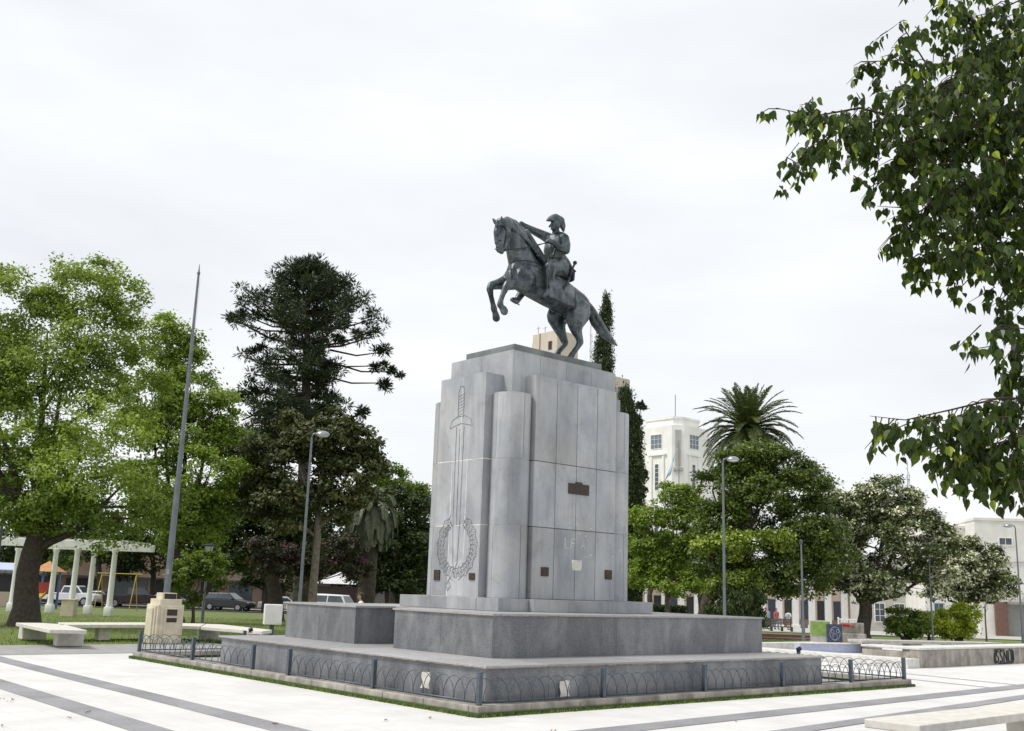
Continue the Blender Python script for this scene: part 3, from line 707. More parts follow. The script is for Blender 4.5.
# hind legs, bent at stifle and hock
H.chain([(P_(578, 311, .17), (.25, .14)), (P_(575.5, 321, .19), (.17, .11)), (P_(576, 329, .2), (.11, .08)), (P_(579, 337, .2), (.07, .055)), (P_(580.2, 342, .2), (.062, .05)), (P_(577.2, 347.5, .2), (.045, .04)), (P_(573.2, 353, .2), (.043, .04)), (P_(571.8, 355.2, .2), (.052, .046)), (P_(570.3, 357.2, .2), (.045, .042)), (P_(569, 359.5, .2), (.055, .052))])
H.chain([(P_(569.6, 358.5, .2), (.055, .05)), (M(*[0, 0], 0)*0+P_(568.8, 361.5, .2), (.07, .06))])
H.chain([(P_(563, 308, -.17), (.25, .14)), (P_(556.5, 317, -.19), (.19, .11)), (P_(559, 327, -.2), (.12, .085)), (P_(562.5, 336, -.2), (.075, .06)), (P_(565, 342.5, -.2), (.062, .05)), (P_(562.5, 347, -.2), (.046, .04)), (P_(559, 351, -.2), (.043, .04)), (P_(558, 353, -.2), (.052, .046)), (P_(556.5, 355.5, -.2), (.05, .046))])
H.chain([(P_(557, 355, -.2), (.055, .05)), (P_(555.8, 358.5, -.2), (.068, .06))])
H.ell(P_(564.5, 314, 0), [FWD, LAT, UP], [.08, .07, .06])
H.k = 1.3
# tail
H.chain([(P_(585, 302), .06), (P_(589.5, 307.5), (.07, .065)), (P_(592.5, 314), (.10, .08)), (P_(596, 321.5), (.115, .09)), (P_(601.5, 329.5), (.105, .085)), (P_(607.5, 336.5), (.075, .065)), (P_(612.5, 341.5), (.045, .04)), (P_(617, 345.5), .015)])
for i in range(7):
    a_ = -.09+.03*i; H.chain([(P_(589+i*.5, 307, a_*.8), .02), (P_(593+i*1.0-1, 317+i*.3, a_*1.3), .034), (P_(601+i*.7-2, 329-i*.2, a_*1.2), .03), (P_(611, 340-i*.2, a_*.5), .018)])
horse = H.build('horse', 'patinated bronze', st, .0135, 3)
# mane: locks combed over to the near side and lifted at the withers
Mn = Body(LAT); Mn.k = 1.35
for i in range(15):
    f = i/14; x = 507+f*33; y = 219.5+f*42-6*sin(f*pi)*1.0; t = .1-.1*f
    Mn.chain([(P_(x, y, t+.02), .03), (P_(x+2.2, y+3, t+.07), .034), (P_(x+3.4+f*2, y+7, t+.12), .026), (P_(x+4+f*5, y+10, t+.13), .01)])
Mn.chain([(P_(527, 231, .05), .03), (P_(535, 246, .1), .05), (P_(542, 258, .12), .06), (P_(548, 267, .14), .03)]); Mn.chain([(P_(531, 236, .08), .02), (P_(538, 252, .16), .035), (P_(544, 262, .18), .03), (P_(546, 269, .16), .015)])
for i in range(4): Mn.chain([(P_(505-i*.8, 219.5, .12+.02*i), .024), (P_(500-i, 222, .18), .024), (P_(498-i*.6, 227, .2), .01)])
Mn.build('mane', 'patinated bronze', horse, .011, 1, off=np.array(st.location)); 
# tack
TB = MB()
def tb(pts, r): TB.tube([P_(*p) for p in pts], r, 6)
tb([(505, 249.5, .24), (515, 249, .3), (527, 247.3, .26), (538, 245.3, .24), (548, 242, .22)], .011)
tb([(495, 249, .06), (505, 251, -.1), (530, 246, -.16), (549, 242.5, .1)], .011)
tb([(503, 221.5, .27), (506.5, 231, .27), (505.2, 242, .25), (503.5, 249, .24)], .011); tb([(506, 221.5, .23), (508.5, 232, .24), (506, 238, .24)], .009)
tb([(495.2, 240, .12), (499, 240.5, .25), (505, 240, .25)], .011); tb([(496, 225.5, .14), (501, 225.5, .27), (506.5, 226.5, .24)], .011)
tb([(496, 246.5, .22), (505.5, 250.5, .25)], .014)
tb([(510.5, 262, .2), (516, 260.5, .24), (525, 260.5, .30), (535, 262, .31), (541, 266, .3)], .013); tb([(511, 262, .19), (511, 272, .22), (513, 283, .24)], .012)
TB.build('bridle', 'dark bronze', horse and st, smooth=True)
# rider
Rd = Body(LAT); Rd.k = 1.42
Rd.chain([(P_(558, 268), (.16, .19)), (P_(555.5, 259.5), (.12, .155)), (P_(554.8, 250), (.155, .19)), (P_(556.3, 242), (.145, .2)), (P_(558, 237.5), (.08, .17))])
Rd.chain([(P_(556.5, 236, .02), .065), (P_(555.8, 231, .03), .058)])
Rd.ell(P_(555.3, 224.8, .04), [FWD, LAT, UP], [.12, .095, .145]); Rd.ell(P_(553.2, 228, .05), [FWD, LAT, UP], [.06, .055, .06])
Rd.chain([(P_(550.7, 224.5, .05), .012), (P_(549.6, 226.6, .05), .018)]); Rd.ell(P_(551.2, 229.2, .05), [FWD, LAT, UP], [.02, .03, .01]); Rd.ell(P_(556.6, 226, .13), [FWD, LAT, UP], [.025, .012, .035])
Rd.chain([(P_(563.5, 239, .24), .09), (P_(565.5, 245, .29), .078), (P_(565.8, 250.3, .31), .064), (P_(559, 247.3, .3), .055), (P_(553.5, 242.5, .27), .045)])
Rd.chain([(P_(549.5, 238.8, -.2), .088), (P_(543, 235.3, -.28), .074), (P_(536, 232, -.34), .064), (P_(529, 228.3, -.38), .05), (P_(524.5, 225.5, -.41), .038)])
def hand(B, w, d, up, sc=1.):
    """palm, four fingers curled and a thumb from the palm's side"""
    w = np.asarray(w); d = unit(np.asarray(d)); up = unit(np.asarray(up)-d*(np.asarray(up)@d)); sd = np.cross(d, up)
    B.chain([(w, .032*sc), (w+d*.045*sc, .036*sc), (w+d*.075*sc, .036*sc)])
    for i, l in enumerate((.065, .075, .07, .055)):
        b = w+d*.085*sc+sd*(.03-.02*i)*sc; B.chain([(b, .0125*sc), (b+d*l*.5*sc-up*.008*sc, .0115*sc), (b+d*l*.75*sc-up*.034*sc, .0105*sc), (b+d*l*.6*sc-up*.055*sc, .0095*sc)])
    b = w+d*.03*sc+sd*.032*sc; B.chain([(b, .014*sc), (b+d*.03*sc+sd*.028*sc, .012*sc), (b+d*.055*sc+sd*.022*sc-up*.025*sc, .0105*sc)])
hand(Rd, P_(553.5, 242.5, .27), P_(548, 240.5, .2)-P_(553.5, 242.5, .27), UP, 1.15)
hand(Rd, P_(524.5, 225.5, -.41), P_(520, 223.2, -.43)-P_(524.5, 225.5, -.41), UP, 1.15)
for t, dx in ((1, 0), (-1, 0)):
    if t > 0: Rd.chain([(P_(560, 268.5, .13), (.165, .13)), (P_(554, 267.6, .28), (.13, .11)), (P_(549.8, 268.5, .37), (.105, .1)), (P_(549.4, 276, .39), (.078, .078)), (P_(549.6, 283, .39), (.062, .062)), (P_(549.2, 289, .39), (.055, .055)), (P_(547.2, 293, .41), (.05, .048)), (P_(545.2, 294.8, .42), (.04, .042))])
    else: Rd.chain([(P_(560, 268.5, -.13), (.16, .13)), (P_(541, 272, -.33), (.12, .1)), (P_(532, 277, -.37), (.1, .1)), (P_(526, 287, -.4), (.07, .075)), (P_(519, 297, -.4), (.055, .06)), (P_(516.5, 301, -.4), (.05, .048)), (P_(512.5, 299.5, -.41), (.036, .04))])
Rd.chain([(P_(549.6, 289.5, .39), .058), (P_(550.5, 294, .39), .045)]);
rider = Rd.build('rider', 'patinated bronze', st, .0095, 2)
def sub(B, name, vox=.01, sm=2, matn='patinated bronze'): return B.build(name, matn, rider, vox, sm, off=np.array(st.location))
Ht = Body(LAT); Ht.k = 1.3   # bicorne worn fore and aft
Ht.chain([(P_(547.2, 220.3, .05), .02), (P_(551, 218.6, .05), (.05, .06)), (P_(555.5, 218.8, .04), (.085, .085)), (P_(560, 221, .03), (.085, .075)), (P_(562.6, 226, .03), (.055, .05)), (P_(563.5, 231, .03), .02)])
Ht.chain([(P_(549, 218.6, .1), .012), (P_(556, 216.6, .1), .014), (P_(562, 221, .09), .012)]); sub(Ht, 'bicorne_hat')
for (x, y, t) in ((563.5, 236.2, .25), (550.5, 236, -.2)):
    E1 = Body(LAT); E1.ell(P_(x, y, t), [FWD, LAT, UP], [.10, .11, .035])
    for i in range(8): a_ = 2*pi*i/8; c = P_(x, y, t)+FWD*.09*cos(a_)+LAT*.10*sin(a_); E1.chain([(c, .016), (c-UP*.075, .014)])
    sub(E1, 'epaulette')
Ct = Body(LAT)   # coat skirt, lapels and sash
Ct.chain([(P_(560, 258.5, .02), (.12, .16)), (P_(563.5, 264, .03), (.1, .19)), (P_(568.5, 274, .1), (.05, .2)), (P_(570, 281, .2), (.03, .14))])
Ct.chain([(P_(551, 240, .13), .022), (P_(550.6, 248, .16), .026), (P_(551, 257, .14), .02)]); Ct.chain([(P_(551, 256.5, .1), .03), (P_(557, 260.5, .16), .034), (P_(563, 262.5, .1), .03)])
Ct.chain([(P_(560, 238, .16), .024), (P_(556, 248, .17), .024), (P_(552, 257, .14), .024)]); sub(Ct, 'coat')
Bt = Body(LAT); Bt.k = 1.25   # boot cuffs
Bt.chain([(P_(550, 269, .37), .116), (P_(549.5, 274, .385), .092)]); sub(Bt, 'boot_cuff'); Bt = Body(LAT); Bt.k = 1.25; Bt.chain([(P_(549.5, 287, .4), .06), (P_(549.5, 293, .4), .062), (P_(545.5, 295, .42), .052)]); Bt.chain([(P_(551, 296, .4), .035), (P_(545.6, 296.5, .42), .035)]); sub(Bt, 'boot')
SB = MB(); SB.tube([P_(577, 304.5-26, .42)*0+P_(569.5, 277.5, .42), P_(567, 283.5, .43), P_(562.5, 290.5, .44), P_(556.5, 296.5, .45), P_(549.8, 300.3, .45)], [.027, .03, .03, .027, .02], 8)
SB.tube([P_(570, 276.5, .42), P_(572, 270, .4), P_(574.3, 264.5, .38)], [.02, .022, .022], 8); SB.tube([P_(570, 265.8, .4), P_(573, 269, .4), P_(575.6, 271.6, .4)], [.018, .016, .018], 8)
SB.lathe(P_(575, 262.8, .38), [(.004, -.05), (.036, -.03), (.045, 0), (.034, .032), (.004, .045)], 10); 
SB.tube([P_(560, 263, .2), P_(564, 272, .38), P_(568.5, 279, .42)], .012, 6)
o = SB.build('sabre', 'dark bronze', None, smooth=True); o.parent = rider; o.data.transform(Matrix.Translation(-st.location))
SBt = MB(); SBt.tube([P_(549, 270, .47), P_(548.6, 282, .47), P_(548.5, 292, .44)], .01, 6); SBt.build('stirrup_leather', 'dark bronze', st, smooth=True); SBt = MB(); SBt.tube([P_(551, 292.5, .4), P_(551.5, 297.5, .4), P_(545, 297, .42), P_(545.5, 291.5, .43)], .014, 6)
SBt.build('stirrup', 'dark bronze', st, smooth=True); SBt = MB(); SBt.tube([P_(516, 303, -.4), P_(519.5, 305, -.4)], .012, 6); SBt.build('spur', 'dark bronze', st, smooth=True)
# saddle cloth: a shell wrapped over the barrel
def cloth():
    rows = []   # from top (over the back) to hem; the columns run from shoulder to croup
    top = [(551, 275), (557, 277), (564, 280), (571, 285), (575, 289)]
    hem = [(548, 297), (554, 299), (560, 301.5), (567, 305), (575, 307.5)]
    grid = []
    for j in range(7):
        f = j/6; grid.append([P_(a[0]*(1-f)+b[0]*f, a[1]*(1-f)+b[1]*f, .24+.235*sin(min(1, f*1.5)*pi/2)+.015*sin(i*2+j)) for i, (a, b) in enumerate(zip(top, hem))])
    return grid
for sg in (1, -1):
    gct = cloth(); mb = MB()
    if sg < 0: gct = [[p-LAT*2*((p-M(cu, cw, 0))@LAT) for p in r] for r in gct[:3]]
    n = len(gct[0]); mb.raw([p for r in gct for p in r], [(j*n+i, j*n+i+1, (j+1)*n+i+1, (j+1)*n+i) for j in range(len(gct)-1) for i in range(n-1)])
    o = mb.build('saddle_cloth', 'patinated bronze', st, smooth=True); m = o.modifiers.new('sub', 'SUBSURF'); m.levels = m.render_levels = 2; m = o.modifiers.new('s', 'SOLIDIFY'); m.thickness = .035; m.offset = 0
    mb = MB(); mb.tube([*(gct[-1])], .026, 6); mb.tube([r[-1] for r in gct], .024, 6); mb.build('cloth_border', 'dark bronze', st, smooth=True)

# ---------------------------------------------------------------- benches, flagpole, posts
def piers(mb, lst, fn):
    for (a0, a1, b0, b1, z0, z1) in lst: mb.mbox(a0, a1, b0, b1, z0, z1, 0, .5, .015)
t = thing('stone_bench', 'thick pale stone bench slab on a block pier, nearest one at the lower right corner', 'bench', tuple(M(4, -5.2)), 'stone slab benches')
mb = MB(); mb.mbox(1.16, 4.62, -5.55, -4.93, .36, .45, 0, .5, .012); mb.build('seat_slab', 'bench stone', t)
mb = MB(); mb.mbox(4.63, 7.6, -5.52, -4.90, .36, .45, 0, .5, .012); mb.build('seat_slab', 'bench stone', t)
for a_ in (1.5, 4.35, 6.9): mb = MB(); mb.mbox(a_, a_+.4, -5.45, -5.03, 0, .36, 0, .5, .012); mb.build('pier', 'bench stone', t)
# U shaped bench behind the flagpole pedestal
def ZP(x, y, z): return onz(x, y, z)
t = thing('stone_bench', 'long pale stone bench bent in a U on the lawn behind the flagpole pedestal', 'bench', tuple(onz(120, 640)), 'stone slab benches')
def slab_poly(pix, ztop, th, name, matn, parent):
    pts = [ZP(x, y, ztop) for x, y in pix]; mb = MB(); n = len(pts)
    mb.raw([p-np.array([0, 0, th]) for p in pts]+pts, [tuple(range(n))[::-1], tuple(range(n, 2*n))]+[(i, (i+1) % n, n+(i+1) % n, n+i) for i in range(n)])
    o = mb.build(name, matn, parent); b = o.modifiers.new('b', 'BEVEL'); b.width = .012; b.segments = 2; return o
slab_poly([(16, 622.6), (50, 629.5), (87, 630.2), (64, 624.2), (40, 622.8)], .42, .09, 'seat_slab', 'bench stone', t)
slab_poly([(60, 624.6), (146, 624.6), (200, 626.2), (205, 623.6), (140, 622.3), (58, 622.3)], .42, .09, 'seat_slab', 'bench stone', t)
slab_poly([(201, 626.6), (262, 631.2), (272, 629.8), (222, 624.4), (206, 623.8)], .42, .09, 'seat_slab', 'bench stone', t)
for (x0, x1, y, d) in ((56.5, 83, 646.3, .5), (22, 46, 639.5, .5), (98, 109.5, 640.3, .4), (202, 219.5, 639, .4), (250, 262, 642, .4)):
    p = onz(x0, y); q = onz(x1, y+.033*(x1-x0)*0); mb = MB(); dx = q-p; dd = np.array([-dx[1], dx[0], 0])/np.linalg.norm(dx)*d
    mb.obox(p, dx, dd, (0, 0, .325), 0, .5, .012); mb.build('pier', 'bench stone', t)
# flagpole pedestal
fp = ony(162.5, 638, 28.7); fp[2] = 0; s_ = .5
t = thing('flagpole_pedestal', 'cream stepped art deco stone pedestal with two dark plaques in front of the flagpole', 'pedestal', tuple(fp))
def fb(u0, u1, w0, w1, z0, z1): return fp+UU*u0+WW*w0+np.array([0, 0, z0]), UU*(u1-u0), WW*(w1-w0), (0, 0, z1-z0)
mb = MB()
mb.obox(*fb(-.36, .36, -.36, .36, 0, 1.0), 0, .5, .012); mb.obox(*fb(-.28, .28, -.40, .40, 0, .96), 0, .5, .01); mb.obox(*fb(-.40, .40, -.28, .28, 0, .96), 0, .5, .01)
mb.obox(*fb(-.44, .44, -.19, .19, 0, .90), 0, .5, .01); mb.obox(*fb(-.19, .19, -.44, .44, 0, .90), 0, .5, .01)
mb.obox(*fb(-.30, .30, -.32, .32, .9, 1.14), 0, .5, .012); mb.obox(*fb(-.2, .2, -.2, .2, 1.1, 1.30), 0, .5, .012); mb.build('body', 'cream stone', t)
for z0, z1 in ((.72, .88), (.55, .66)): mb = MB(); mb.obox(*fb(-.14, .14, -.455, -.441, z0, z1), 0, .5, .004); mb.build('plaque', 'bronze plaque', t)
mb = MB(); mb.obox(*fb(-.15, .18, -.21, -.201, 1.12, 1.28), 0); mb.build('plaque', 'black plastic', t)
pp = ony(166, 600, 32.0); pp[2] = 0; topz = ony(197.8, 264, 32.0)[2]
t = thing('flagpole', 'tall bare grey metal flagpole with a pointed tip rising behind the cream pedestal', 'flagpole', tuple(pp))
mb = MB(); mb.tube([pp, pp+[0, 0, 4.6]], [.105, .09], 12); mb.tube([pp+[0, 0, 4.6], pp+[0, 0, 5.4]], [.075, .072], 12); mb.tube([pp+[0, 0, 5.4], pp+[0, 0, topz-.35]], [.066, .036], 12); mb.build('pole', 'pole paint', t, smooth='auto')
mb = MB(); mb.lathe(pp, [(.045, topz-.35), (.055, topz-.3), (.03, topz-.25), (.006, topz)], 10); mb.build('finial', 'pole paint', t, smooth='auto')
mb = MB(); mb.box(pp[0]-.03, pp[0]+.05, pp[1]-.12, pp[1]-.09, 1.8, 1.95); mb.tube([pp+[.1, -.05, 1.88], pp+[.08, -.05, topz-.5]], .004, 4); mb.build('halyard_cleat', 'lamp metal', t)
# utility box
ub = ony(271.5, 632, 33.5); ub[2] = 0
t = thing('utility_box', 'white metal utility box on a dark square post beside the granite plinth', 'utility box', tuple(ub))
mb = MB(); mb.box(-.06, .06, -.05, .05, 0, .4, piv=ub[:2]); mb.build('post', 'blue grey paint', t)
mb = MB(); mb.box(-.27, .27, -.16, .16, .38, 1.0, 0, .5, .02, rot=.35, piv=ub[:2]); mb.build('box', 'white paint', t)
mb = MB(); mb.box(.02, .23, -.168, -.1605, .42, .96, 0, .5, .004, rot=.35, piv=ub[:2]); mb.box(.05, .09, -.18, -.168, .62, .72, rot=.35, piv=ub[:2]); mb.build('door', 'white paint', t)

def streetlamp(name, label, px, pyb, Y, pxt, pyt, group, arm=1, r=.06, kind='cobra'):
    b = ony(px, pyb, Y); zt = ony(pxt, pyt, Y)[2]; b[2] = terr(Y)
    t = thing(name, label, 'street lamp', tuple(b), group)
    mb = MB(); mb.tube([b, b+[0, 0, .9]], [r*1.35, r*1.3], 10); mb.tube([b+[0, 0, .9], np.array([b[0], b[1], zt-.1])], [r, r*.62], 10)
    mb.build('pole', 'pole paint', t, smooth='auto'); T = np.array([b[0], b[1], zt])
    if kind == 'cobra':
        mb = MB(); mb.tube([T-[0, 0, .1], T+[.05*arm, 0, 0], T+[.18*arm, -.02, .04]], [r*.6, r*.55, r*.5], 8); mb.build('arm', 'pole paint', t, smooth=True)
        mb = MB(); c = T+[.38*arm, -.03, 0]; mb.lathe(c, [(.02, .12), (.10, .11), (.19, .07), (.245, 0), (.25, -.03)], 18); mb.build('lamp_shade', 'lamp metal', t, smooth='auto')
        mb = MB(); mb.lathe(c, [(.22, -.03), (.19, -.07), (.08, -.10), (.01, -.105)], 16); mb.build('lamp_glass', 'lamp glass', t, smooth=True)
    elif kind == 'c':
        mb = MB(); mb.lathe(T, [(.04, -.12), (.06, -.08), (.06, .04), (.03, .06), (.01, .07)], 12); mb.build('lamp_shade', 'blue grey paint', t, smooth='auto')
    else:
        mb = MB(); mb.lathe(T, [(.05, -.12), (.1, -.02), (.30, 0), (.31, .03), (.1, .08), (.01, .1)], 16); mb.build('lamp_shade', 'blue grey paint', t, smooth='auto')
        mb = MB(); mb.lathe(T, [(.05, -.36), (.08, -.34), (.19, -.05), (.2, -.021)], 14); mb.build('lamp_glass', 'lamp glass', t, smooth='auto')
        for k_ in range(4): mb = MB(); a_ = pi/4+k_*pi/2; mb.tube([T+[.06*cos(a_), .06*sin(a_), -.36], T+[.215*cos(a_), .215*sin(a_), -.02]], .012, 5); mb.build('strut', 'blue grey paint', t)
G_ = 'tall park street lamps'
streetlamp('street_lamp', 'tall street lamp with a white head in front of the bronze green magnolia', 299.5, 605, 36, 311, 434, G_)
streetlamp('street_lamp', 'tall street lamp just left of the big date palm', 724.5, 613, 40, 720.6, 459, G_, 1, .06)
streetlamp('street_lamp', 'slim street lamp at the far right edge in front of the white house', 1023, 640, 55, 1016.5, 526, G_, -1, .05)
streetlamp('street_lamp', 'street lamp half hidden in the tree at the left edge', -8, 600, 38, 9, 385, G_, 1, .06)
G2 = 'short garden lamp posts'
streetlamp('garden_lamp', 'short lamp post with a wide flat shade beside the small round tree', 202, 622, 43.5, 208, 546, G2, 1, .05, 'g')
streetlamp('garden_lamp', 'dark post standing beside the green painted block', 803.7, 643.5, 41.8, 802.3, 541, G2, 1, .05, 'c')
streetlamp('garden_lamp', 'thin dark lamp post in front of the yellow green bushes', 932.7, 634, 53, 931.5, 560, G2, 1, .045, 'c')

# ---------------------------------------------------------------- right hand side planters
t = thing('concrete_planter', 'long stained concrete planter wall with black sprayed lettering on its face', 'planter', tuple(M(18, 3.1)))
mb = MB(); mb.mbox(17.95, 34, 3.02, 3.3, 0, .46, 0, .5, .015); mb.mbox(17.95, 18.2, 3.3, 4.7, 0, .40, 0, .5, .012); mb.build('wall', 'stained concrete', t)
mb = MB(); mb.mbox(17.93, 34, 2.99, 3.8, .462, .52, 0, .5, .012); mb.mbox(17.93, 18.7, 3.802, 4.72, .462, .52, 0, .5, .012); mb.build('coping', 'light concrete', t)
mb = MB(); mb.mbox(18.2, 34, 3.3, 4.7, 0, .3); mb.build('soil', 'lawn', t)
def onU(px): return float((onw(px, 657, 3.0)-OO)@UU)
mb = MB(); g0, g1 = onU(994), onU(1014); ux = lambda x, z: M(g0+x*(g1-g0)/4., 3.012, .05+z*.34); r_ = .024
for pts in ([(1.0, .9), (.75, 1), (.55, .85), (.6, .6), (.95, .4), (.9, .1), (.65, .0), (.5, .12)], [(1.75, .9), (1.5, 1), (1.3, .85), (1.35, .6), (1.7, .4), (1.65, .1), (1.4, .0), (1.25, .12)],
            [(2.0, 0), (2.05, 1), (2.6, .05), (2.6, 1)], [(2.95, 1), (2.9, .2), (3.1, 0), (3.4, .0), (3.5, .3), (3.5, 1)], [(.35, -.02), (.3, 1.0)], [(3.7, 1), (3.8, .1), (3.6, -.02)], [(.3, 1.05), (1.2, 1.1), (2.2, 1.05)], [(1, -.06), (2.4, -.04), (3.5, -.06)],
            [(3.2, 1.05), (3.9, 1.0), (4.0, .2), (3.75, -.04)], [(.15, .8), (.1, .2), (.3, 0)]):
    mb.tube([ux(*p) for p in pts], r_, 5)
mb.build('sprayed_lettering', 'black plastic', t)
t = thing('basin_wall', 'low pale concrete basin with blue painted inner walls beside the planter', 'basin', tuple(M(17.6, 6)))
mb = MB(); mb.mbox(17.3, 17.95, 3.03, 10.2, .0, .24, 0, .5, .012); mb.mbox(17.95, 24, 9.8, 10.2, 0, .24, 0, .5, .012); mb.build('front_wall', 'light concrete', t)
q0, q1 = onz(800, 652.2), onz(877, 653.2); dq = q1-q0; nq = np.array([-dq[1], dq[0], 0])/np.linalg.norm(dq)
mb = MB(); mb.obox(q0, dq, nq*.3, (0, 0, .26)); mb.build('blue_wall', 'pale blue paint', t)
mb = MB(); mb.obox(q0-nq*.03+[0, 0, .262], dq, nq*.5, (0, 0, .04), 0, .5, .01); mb.build('coping', 'light concrete', t)
t = thing('concrete_bench', 'very long low concrete bench slab behind the planter', 'bench', tuple(M(27, 8)), 'stone slab benches')
b0 = onz(862, 640, .45); b1 = onz(1003, 643, .45); dx = b1-b0; dx[2] = 0; dn = np.array([-dx[1], dx[0], 0])/np.linalg.norm(dx)
z_ = .45
b0[2] = 0; mb = MB(); b0[2] = 0; mb.obox(b0+[0, 0, z_-.09], dx, dn*.8, (0, 0, .09), 0, .5, .015); mb.build('seat_slab', 'concrete', t)
for f in (.08, .36, .64, .92): mb = MB(); mb.obox(b0+dx*f+dn*.25, dx/np.linalg.norm(dx)*.5, dn*.4, (0, 0, z_-.09), 0, .5, .01); mb.build('pier', 'concrete', t)
# painted blocks
def gpt(x, y): return onz(x, y)
p = ony(811, 642, 42.5); p[2] = -.04; t = thing('painted_block', 'concrete block with a green painted face beside the dark lamp post', 'block', tuple(p))
mb = MB(); mb.box(0, .74, 0, 1.1, 0, .88, 0, .5, .015, rot=-.25, piv=p[:2]); mb.build('block', 'concrete', t)
mb = MB(); mb.box(.02, .72, -.012, -.001, .32, .86, rot=-.25, piv=p[:2]); mb.build('green_panel', 'green paint', t)
p = ony(828, 643.5, 42.2); t = thing('graffiti_board', 'dark navy panel with a pale sprayed face between the green block and the rubble', 'panel', (p[0], p[1], -.04))
mb = MB(); mb.box(0, .62, -.02, .1, -.04, .78, 0, .5, .01, rot=.2, piv=p[:2]); mb.build('board', 'navy paint', t)
mb = MB()
for (cx, cz, r1) in ((.2, .5, .06), (.42, .52, .06), (.3, .3, .1), (.3, .42, .22)):
    mb.tube([np.array([p[0], p[1], 0])+np.array([cos(.2), sin(.2), 0])*(cx+r1*cos(a_))+np.array([sin(.2), -cos(.2), 0])*.023+np.array([0, 0, cz+r1*1.2*sin(a_)]) for a_ in np.linspace(0, 2*pi, 13)], .008, 4)
mb.build('sprayed_face', 'pale blue paint', t)
p = ony(843, 642, 42.6); t = thing('rubble_bench', 'rough concrete seat with a red cloth left on its top', 'seat', (p[0], p[1], -.04))
mb = MB(); mb.box(0, 1.0, .15, .7, -.04, .42, 0, .5, .02, piv=p[:2]); mb.box(.75, 1.25, .0, .6, -.04, .25, 0, .5, .02, piv=p[:2]); mb.box(.1, 1.05, .55, .75, .4, .84, 0, .5, .02, piv=p[:2]); mb.build('seat_blocks', 'oldconc' if 0 else 'stained concrete', t)
t2 = MB(); t2.box(.0, .62, .1, .5, .68, .74, 0, .5, .02, rot=.1, piv=p[:2]+[.05, .3]); t2.box(.05, .3, .05, .4, .74, .80, 0, .5, .025, rot=-.2, piv=p[:2]+[.1, .35]); tag(t2.build('folded_cloth', 'red paint'), 'red cloth folded on top of the rough concrete seat', 'cloth')
p = ony(760, 632, 80); t = thing('slatted_bench', 'dark slatted park bench in front of the standing people', 'bench', (p[0], p[1], terr(80)))
zz = terr(80)-.1; mb = MB()
for i in range(4): mb.box(0, 2.35, -.0, .03, zz+.62+i*.11, zz+.70+i*.11, piv=p[:2])
mb.build('backrest', 'wood slats', t); mb = MB(); mb.box(0, 2.35, -.5, -.02, zz+.42, zz+.47, piv=p[:2]); mb.build('seat', 'wood slats', t)
for i in (0, .78, 1.56, 2.28): mb = MB(); mb.box(i, i+.06, -.48, .05, zz, zz+.42, piv=p[:2]); mb.box(i, i+.06, .03, .07, zz+.42, zz+1.06, piv=p[:2]); mb.build('leg', 'black plastic', t)
p = ony(750, 640, 52); t = MB(); zz = terr(52)
t.box(0, 3.4, 0, .35, zz-.1, zz+.22, 0, .5, .02, piv=p[:2]); t.box(-.2, 3.6, -1.0, 0, zz-.1, zz+.08, 0, .5, .02, piv=p[:2]); tag(t.build('brick_step', 'brick'), 'low brown brick step under the weeping tree', 'step')
# hedge
def hedge(name, label, px0, px1, pyb, Y, h, d, n=9000, matn='dark green leaves'):
    a, b = ony(px0, pyb, Y), ony(px1, pyb, Y); z0 = terr(Y); N = n
    t = thing(name, label, 'hedge', ((a[0]+b[0])/2, Y, z0), 'clipped hedges'); w = b[0]-a[0]
    C = np.stack([rng.uniform(a[0], b[0], N), Y+rng.uniform(0, d, N), z0+rng.uniform(0, h, N)], 1); f = rng.integers(0, 4, N)
    C[f == 0, 1] = Y+rng.normal(0, .03, (f == 0).sum()); C[f == 1, 2] = z0+h+rng.normal(0, .03, (f == 1).sum())
    V, T = leaves(C, .09, rng.uniform(0, 1, N)); npmesh('foliage', V, 4, T, t, matn)
    mb = MB(); mb.box(a[0]+.1, b[0]-.1, Y+.12, Y+d-.12, z0, z0+h-.12); mb.build('inner_twigs', 'bark', t)
hedge('hedge', 'clipped dark hedge right of the pedestal under the pale green tree', 652, 688, 612, 52, 1.35, 1.2)
hedge('hedge', 'low clipped hedge left of the pedestal beneath the dark trees', 374, 402, 603, 60, 1.0, 1.2, 6000, 'mid green leaves')

